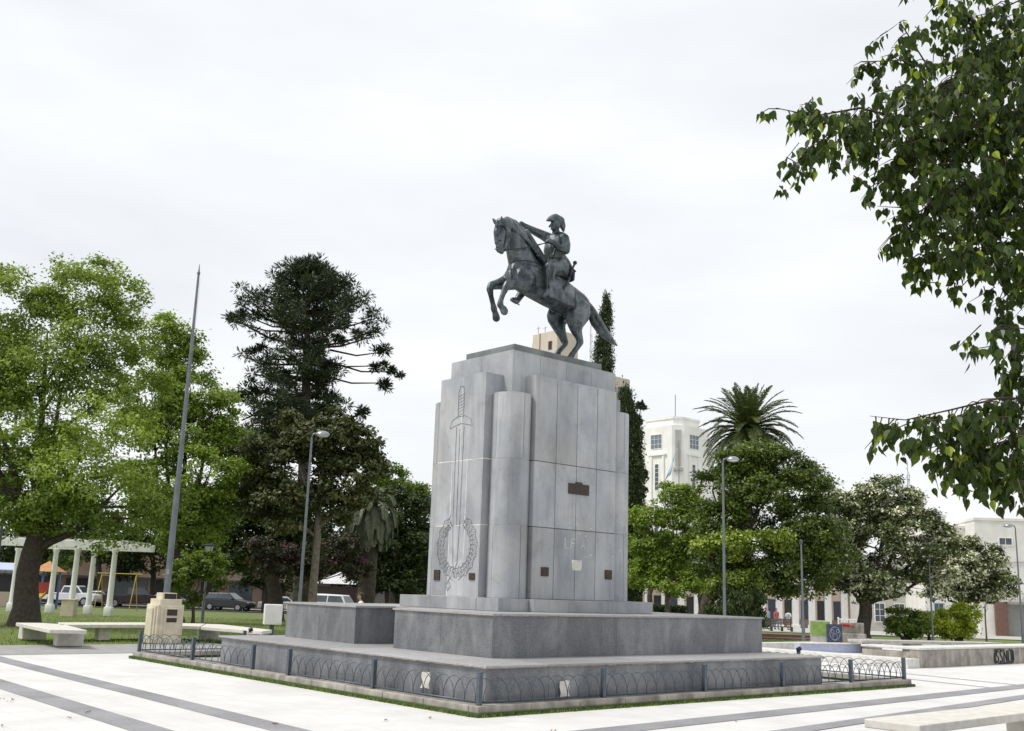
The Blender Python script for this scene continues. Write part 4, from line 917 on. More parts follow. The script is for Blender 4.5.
# ---------------------------------------------------------------- people
def figure(label, x, y, z, face, hgt, shirt, trousers, pose='stand', hat=False, pack=False, group=None):
    """standing or seated person; face = heading angle, the body is one skin, the clothes are children"""
    t = thing('person', label, 'person', (x, y, z), group); c = np.array([x, y, z]); f = np.array([cos(face), sin(face), 0]); l = np.array([-sin(face), cos(face), 0]); k_ = hgt/1.75
    def q(a, b, h): return c+(f*a+l*b+UP*h)*k_
    B = Body(l); sit = pose == 'sit'; hz = .47 if sit else .93; dz = hz-.93
    tr = [(q(0, 0, hz+.02), (.11, .155)), (q(.0, 0, 1.12+dz), (.1, .135)), (q(.01, 0, 1.3+dz), (.115, .155)), (q(0, 0, 1.41+dz), (.075, .155))]
    tr = [(P, (r[0]*k_, r[1]*k_)) for P, r in tr]; B.chain(tr)
    B.chain([(q(0, 0, 1.44+dz), .055*k_), (q(.02, 0, 1.54+dz), .05*k_)]); B.ell(q(.03, 0, 1.64+dz), [f, l, UP], [.095*k_, .075*k_, .115*k_])
    B.chain([(q(.12, 0, 1.64+dz), .01*k_), (q(.135, 0, 1.61+dz), .014*k_)]); 
    for s in (1, -1): B.ell(q(.02, s*.078, 1.63+dz), [f, l, UP], [.02*k_, .012*k_, .03*k_]); B.ell(q(.105, s*.03, 1.65+dz), [f, l, UP], [.012*k_, .014*k_, .01*k_])
    B.ell(q(.115, 0, 1.585+dz), [f, l, UP], [.012*k_, .025*k_, .008*k_])
    arms = []; legs = []
    for s in (1, -1):
        if sit: a = [(q(0, s*.18, 1.38+dz), .05), (q(.06, s*.22, 1.12+dz), .042), (q(.3, s*.14, 1.02+dz), .03)]
        else: a = [(q(0, s*.185, 1.38), .05), (q(-.03 if s > 0 else .02, s*.235, 1.1), .042), (q(.14 if s > 0 else .05, s*.22, .87), .03)]
        a = [(P, r*k_) for P, r in a]; arms.append(a); B.chain(a); w = a[-1][0]; d = unit(a[-1][0]-a[-2][0]); hand(B, w, d, l*s, k_*.95)
        if sit: g_ = [(q(0, s*.09, hz), .085), (q(.45, s*.12, hz), .062), (q(.45, s*.12, .1), .04), (q(.45, s*.12, .05), .036)]
        else:
            o_ = .16*s; g_ = [(q(0, s*.09, .9), .088), (q(.06+o_*.4, s*.1, .5), .058), (q(o_*.5, s*.1, .28), .052), (q(o_*.7-.02, s*.1, .08), .038)]
        g_ = [(P, r*k_) for P, r in g_]; legs.append(g_); B.chain(g_); e_ = g_[-1][0]; B.chain([(e_, .04*k_), (e_+f*.16*k_-UP*.035*k_, .03*k_)])
    B.build('body', 'skin', t, .012, 2)
    b = Body(l); b.chain([(P, (r[0]+.018, r[1]+.018)) for P, r in tr])
    for a in arms: b.chain([(a[0][0], a[0][1]+.022), (a[0][0]*.35+a[1][0]*.65, a[1][1]+.024)])
    b.build('shirt', shirt, t, .014, 2)
    b = Body(l); b.chain([(q(0, 0, hz+.1), (.12*k_, .155*k_)), (q(0, 0, hz-.02), (.115*k_, .16*k_))])
    for g_ in legs: b.chain([(P, r+.018) for P, r in g_[:-1]]+[(g_[-1][0]+UP*.03, g_[-1][1]+.02)])
    b.build('trousers', trousers, t, .014, 2)
    b = Body(l); b.ell(q(.0, 0, 1.675+dz), [f, l, UP], [.105*k_, .088*k_, .1*k_]); b.ell(q(-.03, 0, 1.62+dz), [f, l, UP], [.075*k_, .08*k_, .1*k_])
    if hat: b.ell(q(.13, 0, 1.69+dz), [f, l, UP], [.08*k_, .07*k_, .012*k_])
    b.build('cap' if hat else 'hair', 'dark hair', t, .012, 2)
    for g_ in legs: b = Body(l); e_ = g_[-1][0]; b.chain([(e_, .05*k_), (e_+f*.17*k_-UP*.03*k_, .04*k_)]); b.build('shoe', 'black plastic', t, .012, 1)
    if pack: b = Body(l); b.chain([(q(-.17, 0, 1.32), (.08, .13)), (q(-.17, 0, 1.1), (.1, .14))]); b.build('backpack', 'blue cloth', t, .015, 2)
    return t
pb = ony(360, 620, 35); hb = MB(); t = thing('seat_wall', 'low concrete seat behind the granite plinth under the person in a dark cap', 'bench', (pb[0], pb[1], 0))
hb.box(-1.2, 1.2, -.1, .35, 0, .57, 0, .5, .015, piv=pb[:2]); hb.build('seat', 'concrete', t)
figure('person in a dark cap and white shirt seated behind the granite plinth', pb[0], pb[1]-.02, .12, pi*1.02, 1.78, 'white shirt', 'jeans', 'sit', hat=True)
for (px, lab, fc, sh, tr, pk, hg) in ((769, 'person in blue clothes walking, leftmost of the three on the far pavement', 2.6, 'blue cloth', 'jeans', False, 1.76), (776.5, 'person in a red and white shirt standing in the middle of the far three', -1.2, 'red shirt', 'blue cloth', False, 1.78), (788.5, 'person in white with a blue backpack, rightmost of the far three', 1.0, 'white shirt', 'beige trousers', True, 1.68)):
    q_ = ony(px, 620, 91); figure(lab, q_[0], 91, terr(91), fc, hg, sh, tr, 'stand', False, pk, 'people on the far pavement')

# ---------------------------------------------------------------- buildings
def zt(px, py, Y): return float(ony(px, py, Y)[2])
def wnd(parent, O, ax, az, nrm, name='window', glass='window glass', frame='white paint', bars=(1, 1), dep=.06, fr=.07):
    """a framed window standing 4 mm proud of a wall; O lower corner, ax / az edge vectors, nrm outward normal"""
    O, ax, az, nrm = [np.asarray(v, float) for v in (O, ax, az, nrm)]; lx, lz = np.linalg.norm(ax), np.linalg.norm(az); ux_, uz_ = ax/lx, az/lz
    mb = MB()
    mb.obox(O-nrm*.02, ax, nrm*(dep+.02), uz_*fr); mb.obox(O+az-uz_*fr-nrm*.02, ax, nrm*(dep+.02), uz_*fr)
    mb.obox(O+uz_*fr-nrm*.02, ux_*fr, nrm*(dep+.02), uz_*(lz-2*fr)); mb.obox(O+ax-ux_*fr+uz_*fr-nrm*.02, ux_*fr, nrm*(dep+.02), uz_*(lz-2*fr))
    for i in range(1, bars[0]+1): mb.obox(O+ux_*(lx*i/(bars[0]+1)-.02)+uz_*fr, ux_*.04, nrm*dep*.7, uz_*(lz-2*fr))
    for i in range(1, bars[1]+1): mb.obox(O+uz_*(lz*i/(bars[1]+1)-.02)+ux_*fr, ux_*(lx-2*fr), nrm*dep*.6, uz_*.04)
    w = mb.build(name, frame, parent); p = MB(); p.obox(O+ux_*fr+uz_*fr+nrm*.004, ux_*(lx-2*fr), nrm*.012, uz_*(lz-2*fr)); g = p.build('pane', glass, None)
    g.parent = w; g.matrix_parent_inverse = Matrix.Translation(-w.matrix_world.translation); g.matrix_parent_inverse = Matrix.Identity(4); off = parent.matrix_world.translation; g.data.transform(Matrix.Translation(-off)); return w
YT = 130; K = ony(679, 600, YT); K[2] = terr(YT)
tw = thing('clock_tower_building', 'white art deco tower with slit windows and square blue glazed openings beside the palm', 'tower', tuple(K))
kz = lambda py, px=675: zt(px, py, YT)-K[2]
def kb(u0, u1, w0, w1, z0, z1, mb, bev=0., mi=0): mb.obox(K+UU*u0+WW*w0+[0, 0, z0], UU*(u1-u0), WW*(w1-w0), (0, 0, z1-z0), mi, .5, bev)
mb = MB(); ZT_ = kz(424)
oct_ = [(1.1, 0), (6.2, 0), (6.2, 7.0), (0, 7.0), (0, 1.1)]
mb.raw([K+UU*a+WW*b+[0, 0, 0] for a, b in oct_]+[K+UU*a+WW*b+[0, 0, ZT_] for a, b in oct_], [tuple(range(5))[::-1], tuple(range(5, 10))]+[(i, (i+1) % 5, 5+(i+1) % 5, 5+i) for i in range(5)])
kb(-.18, 0, 2.3, 2.6, 0, ZT_-3.6, mb); kb(-.18, 0, 4.3, 4.6, 0, ZT_-3.6, mb); kb(1.9, 2.2, -.18, 0, 0, ZT_-3.6, mb); kb(3.7, 4.0, -.18, 0, 0, ZT_-3.6, mb)
kb(-.12, 0, 5.6, 7.0, 0, ZT_-1.2, mb); kb(5.2, 6.2, -.12, 0, 0, ZT_-1.2, mb); kb(-.25, 0, 2.0, 4.9, ZT_-3.75, ZT_-3.5, mb); kb(1.6, 4.3, -.25, 0, ZT_-3.75, ZT_-3.5, mb)
mb.build('tower_shaft', 'tower plaster', tw)
mb = MB(); o8 = [(1.5, .7), (5.0, .7), (5.7, 1.4), (5.7, 5.9), (5.0, 6.5), (1.4, 6.5), (.7, 5.8), (.7, 1.5)]
mb.raw([K+UU*a+WW*b+[0, 0, ZT_] for a, b in o8]+[K+UU*a+WW*b+[0, 0, kz(416.5)] for a, b in o8], [tuple(range(8, 16))]+[(i, (i+1) % 8, 8+(i+1) % 8, 8+i) for i in range(8)])
o9 = [(3.2+(a-3.2)*1.05, 3.2+(b-3.2)*1.05) for a, b in o8]; z9 = kz(416.5)
mb.raw([K+UU*a+WW*b+[0, 0, z9] for a, b in o9]+[K+UU*a+WW*b+[0, 0, z9+.25] for a, b in o9], [tuple(range(8))[::-1], tuple(range(8, 16))]+[(i, (i+1) % 8, 8+(i+1) % 8, 8+i) for i in range(8)])
mb.build('parapet', 'tower plaster', tw)
mb = MB(); mb.tube([K+UU*3+WW*3+[0, 0, z9], K+UU*3+WW*3+[0, 0, z9+3.6]], .05, 6); mb.build('mast', 'pole paint', tw)
mb = MB(); c_ = K+(UU+WW)*.55; n_c = unit(-(UU+WW)); s_c = unit(UU-WW)
mb.obox(c_-s_c*.38+n_c*.002+[0, 0, ZT_-5.2], s_c*.76, n_c*.14, (0, 0, 4.6)); mb.obox(c_-s_c*.6+n_c*.002+[0, 0, ZT_-5.8], s_c*1.2, n_c*.5, (0, 0, .35)); mb.build('corner_balcony', 'grey plaster', tw)
for u in (1,):
    wnd(tw, K+WW*4.6+[0, 0, ZT_-2.9], -WW*1.9, (0, 0, 1.9), -UU, glass='blue glass', bars=(2, 2)); wnd(tw, K+UU*2.1+[0, 0, ZT_-2.9], UU*1.9, (0, 0, 1.9), -WW, glass='blue glass', bars=(2, 2))
    for zz in (ZT_-8.2, ZT_-13.4): wnd(tw, K+WW*3.9+[0, 0, zz], -WW*.7, (0, 0, 3.4), -UU, bars=(0, 5)); wnd(tw, K+UU*2.6+[0, 0, zz], UU*.7, (0, 0, 3.4), -WW, bars=(0, 5))
mb = MB(); kb(.8, 6, 7.0, 9.2, 0, kz(459, 645), mb); kb(6.2, 10.4, .6, 6, 0, kz(461, 712), mb)
for i in range(4): kb(6.5+i*1.0, 6.8+i*1.0, .4, .6, 0, kz(461, 712)-.6, mb)
mb.build('side_wing', 'tower plaster', tw)
fl = MB(); q0 = K+n_c*.6+(UU+WW)*.5+[0, 0, ZT_-2]; fl.tube([q0, q0+n_c*.4+[0, 0, -1.0], q0+[0, 0, -9]], .05, 6); fl.build('flag_staff', 'pole paint', tw)
fg = MB(); A_ = q0+n_c*.15; n = 7
for j in range(3):
    for i in range(n):
        P4 = [A_+s_c*(-.1-.36*(i+a)*(.35+.1*(j+b)))+n_c*.1*sin((i+a)*1.3)+[0, 0, -(i+a)*.62-(j+b)*.28] for a, b in ((0, 0), (1, 0), (1, 1), (0, 1))]
        fg.face(P4, 1 if j == 1 else 0)
simple('flag blue', (.25, .42, .62), .8); f_ = fg.build('flag', ['flag blue', 'white shirt'], None); tag(f_, 'pale blue and white flag hanging limp on the white tower', 'flag')
def house(name, label, px0, px1, pyt, Y, depth, matn, rot=0., zb=None):
    a, b = ony(px0, 600, Y), ony(px1, 600, Y); z0 = terr(Y) if zb is None else zb; zt_ = zt((px0+px1)/2, pyt, Y)
    t = thing(name, label, 'building', (a[0], Y, z0)); w = b[0]-a[0]; mb = MB(); mb.box(0, w, 0, depth, z0-.3, zt_, rot=rot, piv=a[:2]); mb.box(-.08, w+.08, -.08, depth+.08, zt_, zt_+.25, rot=rot, piv=a[:2]); mb.build('wall', matn, t)
    ax = np.array([cos(rot), sin(rot), 0]); nr = np.array([sin(rot), -cos(rot), 0])
    return t, np.array([a[0], a[1], z0]), w, zt_-z0, ax, nr
# apartment block behind the horse
YA = 170; t = thing('apartment_block', 'tall beige apartment block partly hidden behind the monument and the horse', 'building', (float(ony(551, 600, YA)[0]), YA, terr(YA)))
kA = ony(551, 600, YA); kA[2] = terr(YA); mb = MB()
def ab(u0, u1, w0, w1, z1, mb, bev=0): mb.obox(kA+UU*u0+WW*w0, UU*(u1-u0), WW*(w1-w0), (0, 0, z1), 0, .5, bev)
zA = zt(551, 329.5, YA)-kA[2]; ab(0, 5.0, 0, 6.0, zA, mb); ab(.6, 5.5, 6.0, 6.8, zA-1.2, mb); mb.build('wall', 'beige plaster', t)
mb = MB(); zB = zt(624, 377, 180)-terr(180); ab(5.0, 18.3, -.0, 8, zB, mb)
mb.build('lower_wing', 'beige plaster', t)
wnd(t, kA+WW*2.1+[0, 0, zA-3.2], -WW*.9, (0, 0, 1.5), -UU, frame='tan plaster', glass='dark opening', bars=(0, 0)); 
for i in range(1, 5):
    for j in range(2): wnd(t, kA+UU*(1+j*2.2)+[0, 0, zA-3.6-i*3], UU*1.2, (0, 0, 1.5), -WW, frame='tan plaster', bars=(1, 0))
for i in range(1, 13):
    for j in (1.0, 3.6): wnd(t, kA+WW*(j+1)+[0, 0, zA-3.2-i*3], -WW*.9, (0, 0, 1.5), -UU, frame='tan plaster', bars=(1, 0))
for i in range(9):
    for j in range(4): wnd(t, kA+UU*(6.2+j*3)+[0, 0, zB-3.2-i*3], UU*1.3, (0, 0, 1.5), -WW, frame='tan plaster', bars=(1, 0))
mb = MB(); mb.tube([kA+WW*4.2-UU*.05, kA+WW*4.2-UU*.05+[0, 0, zA]], .09, 6); mb.build('drain_pipe', 'tan plaster', t)
for (u_, w_, h_) in ((.3, 5.0, 1.4), (.2, 3.2, 1.1), (5.2, .3, .8)): mb = MB(); mb.tube([kA+UU*u_+WW*w_+[0, 0, zA], kA+UU*u_+WW*w_+[0, 0, zA+h_]], .05, 5); mb.tube([kA+UU*u_+WW*(w_-.5)+[0, 0, zA+h_*.8], kA+UU*u_+WW*(w_+.5)+[0, 0, zA+h_*.8]], .03, 4); mb.build('aerial', 'pole paint', t)
def mast(label, px, py0, py1, Y):
    b = ony(px, 600, Y); b[2] = terr(Y); z1 = zt(px, py0, Y); t = thing('radio_mast', label, 'mast', tuple(b), 'thin radio masts on the skyline'); mb = MB()
    for k_ in range(3): a_ = k_*2*pi/3; mb.tube([b+[.28*cos(a_), .28*sin(a_), 0], np.array([b[0]+.18*cos(a_), b[1]+.18*sin(a_), z1-2])], .035, 4)
    n = int((z1-b[2])/1.2)
    for i in range(n):
        z = b[2]+i*1.2; mb.tube([np.array([b[0]+.26*cos(i*2.1), b[1]+.26*sin(i*2.1), z]), np.array([b[0]+.26*cos(i*2.1+2.1), b[1]+.26*sin(i*2.1+2.1), z+1.2])], .022, 4)
    mb.build('lattice', 'pole paint', t); mb = MB(); mb.tube([np.array([b[0], b[1], z1-2.2]), np.array([b[0], b[1], z1])], .035, 5); mb.build('aerial', 'pole paint', t)
mast('thin lattice radio mast rising between the horse and its tail', 586.5, 324, 366, 190); mast('thin lattice radio mast above the blooming tree on the right', 914, 461, 500, 150)
# white houses on the right
YR = 100
t, O_, w_, h_, ax, nr = house('white_house', 'white two storey house with a small dark window at the right edge', 979, 1075, 522, YR, 9, 'white plaster', -.12)
wnd(t, O_+ax*2.1+[0, 0, h_-2.3], ax*1.25, (0, 0, .75), nr, frame='white paint', bars=(1, 0)); wnd(t, O_+ax*6+[0, 0, h_-2.3], ax*1.25, (0, 0, .75), nr, bars=(1, 0))
mb = MB(); mb.obox(O_+nr*.05+[0, 0, h_-3.9], ax*w_, nr*.06, (0, 0, .12)); mb.obox(O_+ax*2.2+nr*.01+[0, 0, 3.15], ax*(w_-2.2), nr*1.1, (0, 0, .3)); mb.build('canopy', 'grey plaster', t)
mb = MB(); mb.obox(O_+ax*1.3+nr*.02, ax*1.1, nr*.35, (0, 0, 3.1)); mb.build('brick_pier', 'brick', t)
mb = MB(); mb.obox(O_+ax*2.45+nr*.01, ax*1.9, nr*.06, (0, 0, 2.9))
for i in range(12): mb.obox(O_+ax*2.45+nr*.07+[0, 0, .1+i*.23], ax*1.9, nr*.02, (0, 0, .13))
mb.build('garage_shutter', 'shutter grey', t); mb = MB(); mb.obox(O_+ax*4.45+nr*.01, ax*.2, nr*.3, (0, 0, 3.1)); mb.build('door_frame', 'white paint', t)
t, O_, w_, h_, ax, nr = house('white_house', 'low white house with a moulded cornice left of the two storey house', 925, 979, 528, 103, 9, 'white plaster', 0)
mb = MB(); mb.obox(O_+nr*.001+[0, 0, h_-1.1], ax*w_, nr*.25, (0, 0, .22)); mb.obox(O_+nr*.001+[0, 0, h_-1.9], ax*w_, nr*.12, (0, 0, .12)); mb.build('cornice', 'grey plaster', t)
for i in range(3): wnd(t, O_+ax*(.8+i*1.8)+[0, 0, 1.0], ax*1.0, (0, 0, 1.9), nr, frame='pale blue paint', bars=(1, 1))
t, O_, w_, h_, ax, nr = house('white_house', 'small white rooftop block far behind the low white house', 925, 950, 517, 112, 6, 'white plaster', 0)
t, O_, w_, h_, ax, nr = house('grey_house', 'pale grey building behind the bushes with shuttered windows', 868, 926, 560, 108, 8, 'grey plaster', 0)
for i in range(3): wnd(t, O_+ax*(.6+i*2)+[0, 0, .9], ax*1.1, (0, 0, 1.9), nr, frame='white paint', glass='window glass', bars=(1, 2))
# colonial building with pilasters
t, O_, w_, h_, ax, nr = house('colonnaded_building', 'tan building with white pilasters and dark doors under the dark green tree', 640, 880, 570, 114, 9, 'tan plaster' if 0 else 'grey plaster', 0)
simple('cream wall', (.58, .48, .40), .85, var=.06)
mb = MB(); mb.obox(O_+nr*.001+[0, 0, .0], ax*w_, nr*.04, (0, 0, h_-1.2)); mb.build('facade', 'cream wall', t)
mb = MB(); mb.obox(O_+nr*.042, ax*w_, nr*.05, (0, 0, .9)); mb.build('base_course', 'tan plaster', t)
i = 0
for px in np.arange(648, 878, 16.3):
    x_ = float(ony(px, 600, 114)[0])-O_[0]; mb = MB(); mb.obox(O_+ax*(x_-.34)+nr*.05, ax*.68, nr*.3, (0, 0, h_-.9), 0, .5, .04); mb.obox(O_+ax*(x_-.44)+nr*.05, ax*.88, nr*.4, (0, 0, .35), 0, .5, .03); mb.build('pilaster', 'white paint', t)
    D = 1.0; mb = MB(); mb.obox(O_+ax*(x_+.62)+nr*.043, ax*.75, nr*.03, (0, 0, 2.9)); o = mb.build('door', 'dark opening' if i % 2 == 0 else 'navy paint', t)
    i += 1
mb = MB(); mb.obox(O_+nr*.3+[0, 0, h_-.9], ax*w_, nr*.35, (0, 0, .3)); mb.build('cornice', 'white paint', t)
p = ony(837, 600, 86); t = thing('white_railing', 'white painted balustrade left of the blooming tree trunk', 'railing', (p[0], 86, terr(86)))
mb = MB(); zz = terr(86)
for i in range(9): mb.box(i*.24, i*.24+.1, 0, .08, zz+.1, zz+1.05, piv=p[:2])
for z_ in (.1, .55, 1.0): mb.box(0, 2.0, -.01, .09, zz+z_, zz+z_+.1, piv=p[:2])
mb.box(0, .12, -.02, .1, zz, zz+1.2, piv=p[:2]); mb.box(1.92, 2.04, -.02, .1, zz, zz+1.2, piv=p[:2]); mb.build('rails', 'white paint', t)
# shops on the left across the street
def shop(label, px0, px1, pyt, matn, ops):
    t, O_, w_, h_, ax, nr = house('shop_building', label, px0, px1, pyt, 113, 9, matn, 0)
    for (f0, f1, z0, z1, g_) in ops:
        mb = MB(); mb.obox(O_+ax*w_*f0+nr*.002+[0, 0, z0], ax*w_*(f1-f0), nr*.03, (0, 0, z1-z0)); mb.build('shop_window', g_, t)
    mb = MB(); mb.obox(O_+nr*.002+[0, 0, 3.0], ax*w_, nr*.9, (0, 0, .12)); mb.build('awning', 'shutter grey', t); return t
shop('tan shop building with dark openings behind the black car', 195, 290, 555, 'tan plaster', [(.05, .25, .1, 2.7, 'dark opening'), (.35, .6, .5, 2.6, 'window glass'), (.7, .95, .1, 2.7, 'dark opening')])
shop('brown shop building with wide dark openings behind the pergola', 20, 195, 550, 'tan plaster', [(.03, .2, .1, 2.8, 'dark opening'), (.25, .45, .1, 2.7, 'dark opening'), (.5, .72, .3, 2.7, 'window glass'), (.76, .97, .1, 2.8, 'dark opening')])
shop('shade-darkened grey shop building behind the large leaning tree trunk', -90, 20, 550, 'shaded plaster', [(.05, .4, .1, 2.7, 'window glass'), (.5, .9, .1, 2.8, 'dark opening')])
shop('shade-darkened grey shop building behind the dark red stall', 290, 430, 560, 'shaded plaster', [(.05, .3, .1, 2.7, 'dark opening'), (.4, .6, .1, 2.7, 'dark opening'), (.7, .95, .1, 2.8, 'dark opening')])

# ---------------------------------------------------------------- pergola, playground, stall
zp = zt(110, 549, 53); t = thing('pergola', 'white pergola of round columns and heavy beams beneath the big leafy tree', 'pergola', (float(ony(80, 600, 54)[0]), 54, terr(54)))
cols = [(28, 53), (72, 53), (110, 53), (12, 57), (50.5, 57), (89, 57)]
for px, Y in cols:
    b = ony(px-1.5, 612, Y); b[2] = terr(Y); mb = MB(); h = zp-b[2]
    mb.box(-.19, .19, -.19, .19, b[2], b[2]+.45, 0, .5, .03, piv=b[:2]); mb.lathe(b, [(.17, .45), (.145, .6), (.125, h-.2), (.18, h-.08), (.18, h)], 14); mb.build('column', 'white paint', t, smooth='auto')
xL, xR = ony(-14, 600, 53)[0], ony(116, 600, 53)[0]
for Y in (53, 57): mb = MB(); mb.box(xL, xR+.3, Y-.13, Y+.13, zp, zp+.38, 0, .5, .02); mb.build('beam', 'white paint', t)
for i in range(9): x_ = xL+.3+(xR-xL-.3)*i/8; mb = MB(); mb.box(x_-.05, x_+.05, 52.8, 57.2, zp+.382, zp+.46, 0, .5, .01); mb.build('rafter', 'white paint', t)
p = ony(60, 614, 49); z0 = terr(49); t = MB(); t.box(0, .58, 0, .5, z0, z0+.72, 0, .5, .02, piv=p[:2]); t.box(-.03, .61, -.03, .53, z0+.72, z0+.78, 0, .5, .01, piv=p[:2]); tag(t.build('stone_bin', 'cream stone'), 'small cream stone block in front of the pergola columns', 'litter bin')
Y = 74; p = ony(99, 600, Y); z0 = terr(Y); t = thing('swing_frame', 'yellow metal swing frame on the playground left of the flagpole', 'swing', (p[0], Y, z0))
mb = MB(); 
for i in (0, 2.4): mb.tube([[p[0]+i-.1, Y-.5, z0], [p[0]+i, Y, z0+2.5], [p[0]+i+.1, Y+.5, z0]], .035, 6)
mb.tube([[p[0]-.3, Y, z0+2.5], [p[0]+2.8, Y, z0+2.5]], .035, 6); mb.build('frame', 'yellow paint', t)
for i in (.8, 1.7):
    mb = MB(); mb.tube([[p[0]+i-.2, Y, z0+2.45], [p[0]+i-.2, Y, z0+.5]], .015, 4); mb.tube([[p[0]+i+.2, Y, z0+2.45], [p[0]+i+.2, Y, z0+.5]], .015, 4); mb.box(p[0]+i-.24, p[0]+i+.24, Y-.12, Y+.12, z0+.46, z0+.5); mb.build('swing_seat', 'black plastic', t)
Y = 70; p = ony(33, 600, Y); z0 = terr(Y); t = thing('play_tower', 'playground tower with an orange roof, red panels and a yellow slide', 'playground', (p[0], Y, z0))
for (a, b) in ((0, 0), (1.1, 0), (0, 1.1), (1.1, 1.1)): mb = MB(); mb.box(a-.06, a+.06, b-.06, b+.06, z0, z0+2.5, piv=(p[0], Y)); mb.build('post', 'blue paint', t)
mb = MB(); mb.box(-.05, 1.15, -.03, .03, z0+1.0, z0+1.7, piv=(p[0], Y)); mb.box(0, 1.1, 0, 1.1, z0+.95, z0+1.0, piv=(p[0], Y)); mb.build('panel', 'red paint', t)
mb = MB(); c = [p[0]+.55, Y+.55, z0+3.1]; q = [[p[0]-.3, Y-.3, z0+2.4], [p[0]+1.4, Y-.3, z0+2.4], [p[0]+1.4, Y+1.4, z0+2.4], [p[0]-.3, Y+1.4, z0+2.4]]
for i in range(4): mb.face([q[i], q[(i+1) % 4], c])
mb.build('roof', 'orange paint', t)
mb = MB(); mb.obox([p[0]+.3, Y-.05, z0+.95], [.5, 0, 0], [.0, -1.9, -.85], [0, 0, .05]); mb.obox([p[0]+.26, Y-.05, z0+.95], [.04, 0, 0], [.0, -1.9, -.85], [0, 0, .2]); mb.obox([p[0]+.8, Y-.05, z0+.95], [.04, 0, 0], [.0, -1.9, -.85], [0, 0, .2]); mb.build('slide', 'yellow paint', t)
Y = 76; p = ony(-30, 600, Y); z0 = terr(Y); t = thing('market_stall', 'stall with a pale blue awning behind the big tree trunk', 'stall', (p[0], Y, z0))
mb = MB(); mb.obox([p[0], Y-1, z0+2.5], [3.3, 0, 0], [0, 2.2, .5], [0, 0, .06]); mb.build('awning', 'pale blue paint', t); mb = MB(); mb.box(.1, 3.2, 0, 1.0, z0, z0+1.0, piv=(p[0], Y)); mb.build('counter', 'cream wall', t)
for i in (0, 3.2): mb = MB(); mb.box(i, i+.08, -.9, -.82, z0, z0+2.5, piv=(p[0], Y)); mb.build('post', 'pole paint', t)
Y = 80; p = ony(316, 600, Y); z0 = terr(Y); t = thing('market_stall', 'dark red stall under a white canopy behind the granite plinth', 'stall', (p[0], Y, z0))
mb = MB(); pk = [p[0]+1.5, Y+1.2, z0+3.3]; q = [[p[0]-.2, Y-.2, z0+2.4], [p[0]+3.5, Y-.2, z0+2.4], [p[0]+3.5, Y+2.6, z0+2.4], [p[0]-.2, Y+2.6, z0+2.4]]
for i in range(4): mb.face([q[i], q[(i+1) % 4], pk])
mb.build('canopy', 'cloth canopy', t); mb = MB(); mb.box(0, 3.0, .3, 2.2, z0, z0+2.2, piv=(p[0], Y)); mb.build('kiosk', 'car dark red grey', t)
for i in (-.15, 3.4): mb = MB(); mb.box(i, i+.06, -.15, -.09, z0, z0+2.4, piv=(p[0], Y)); mb.build('post', 'white paint', t)

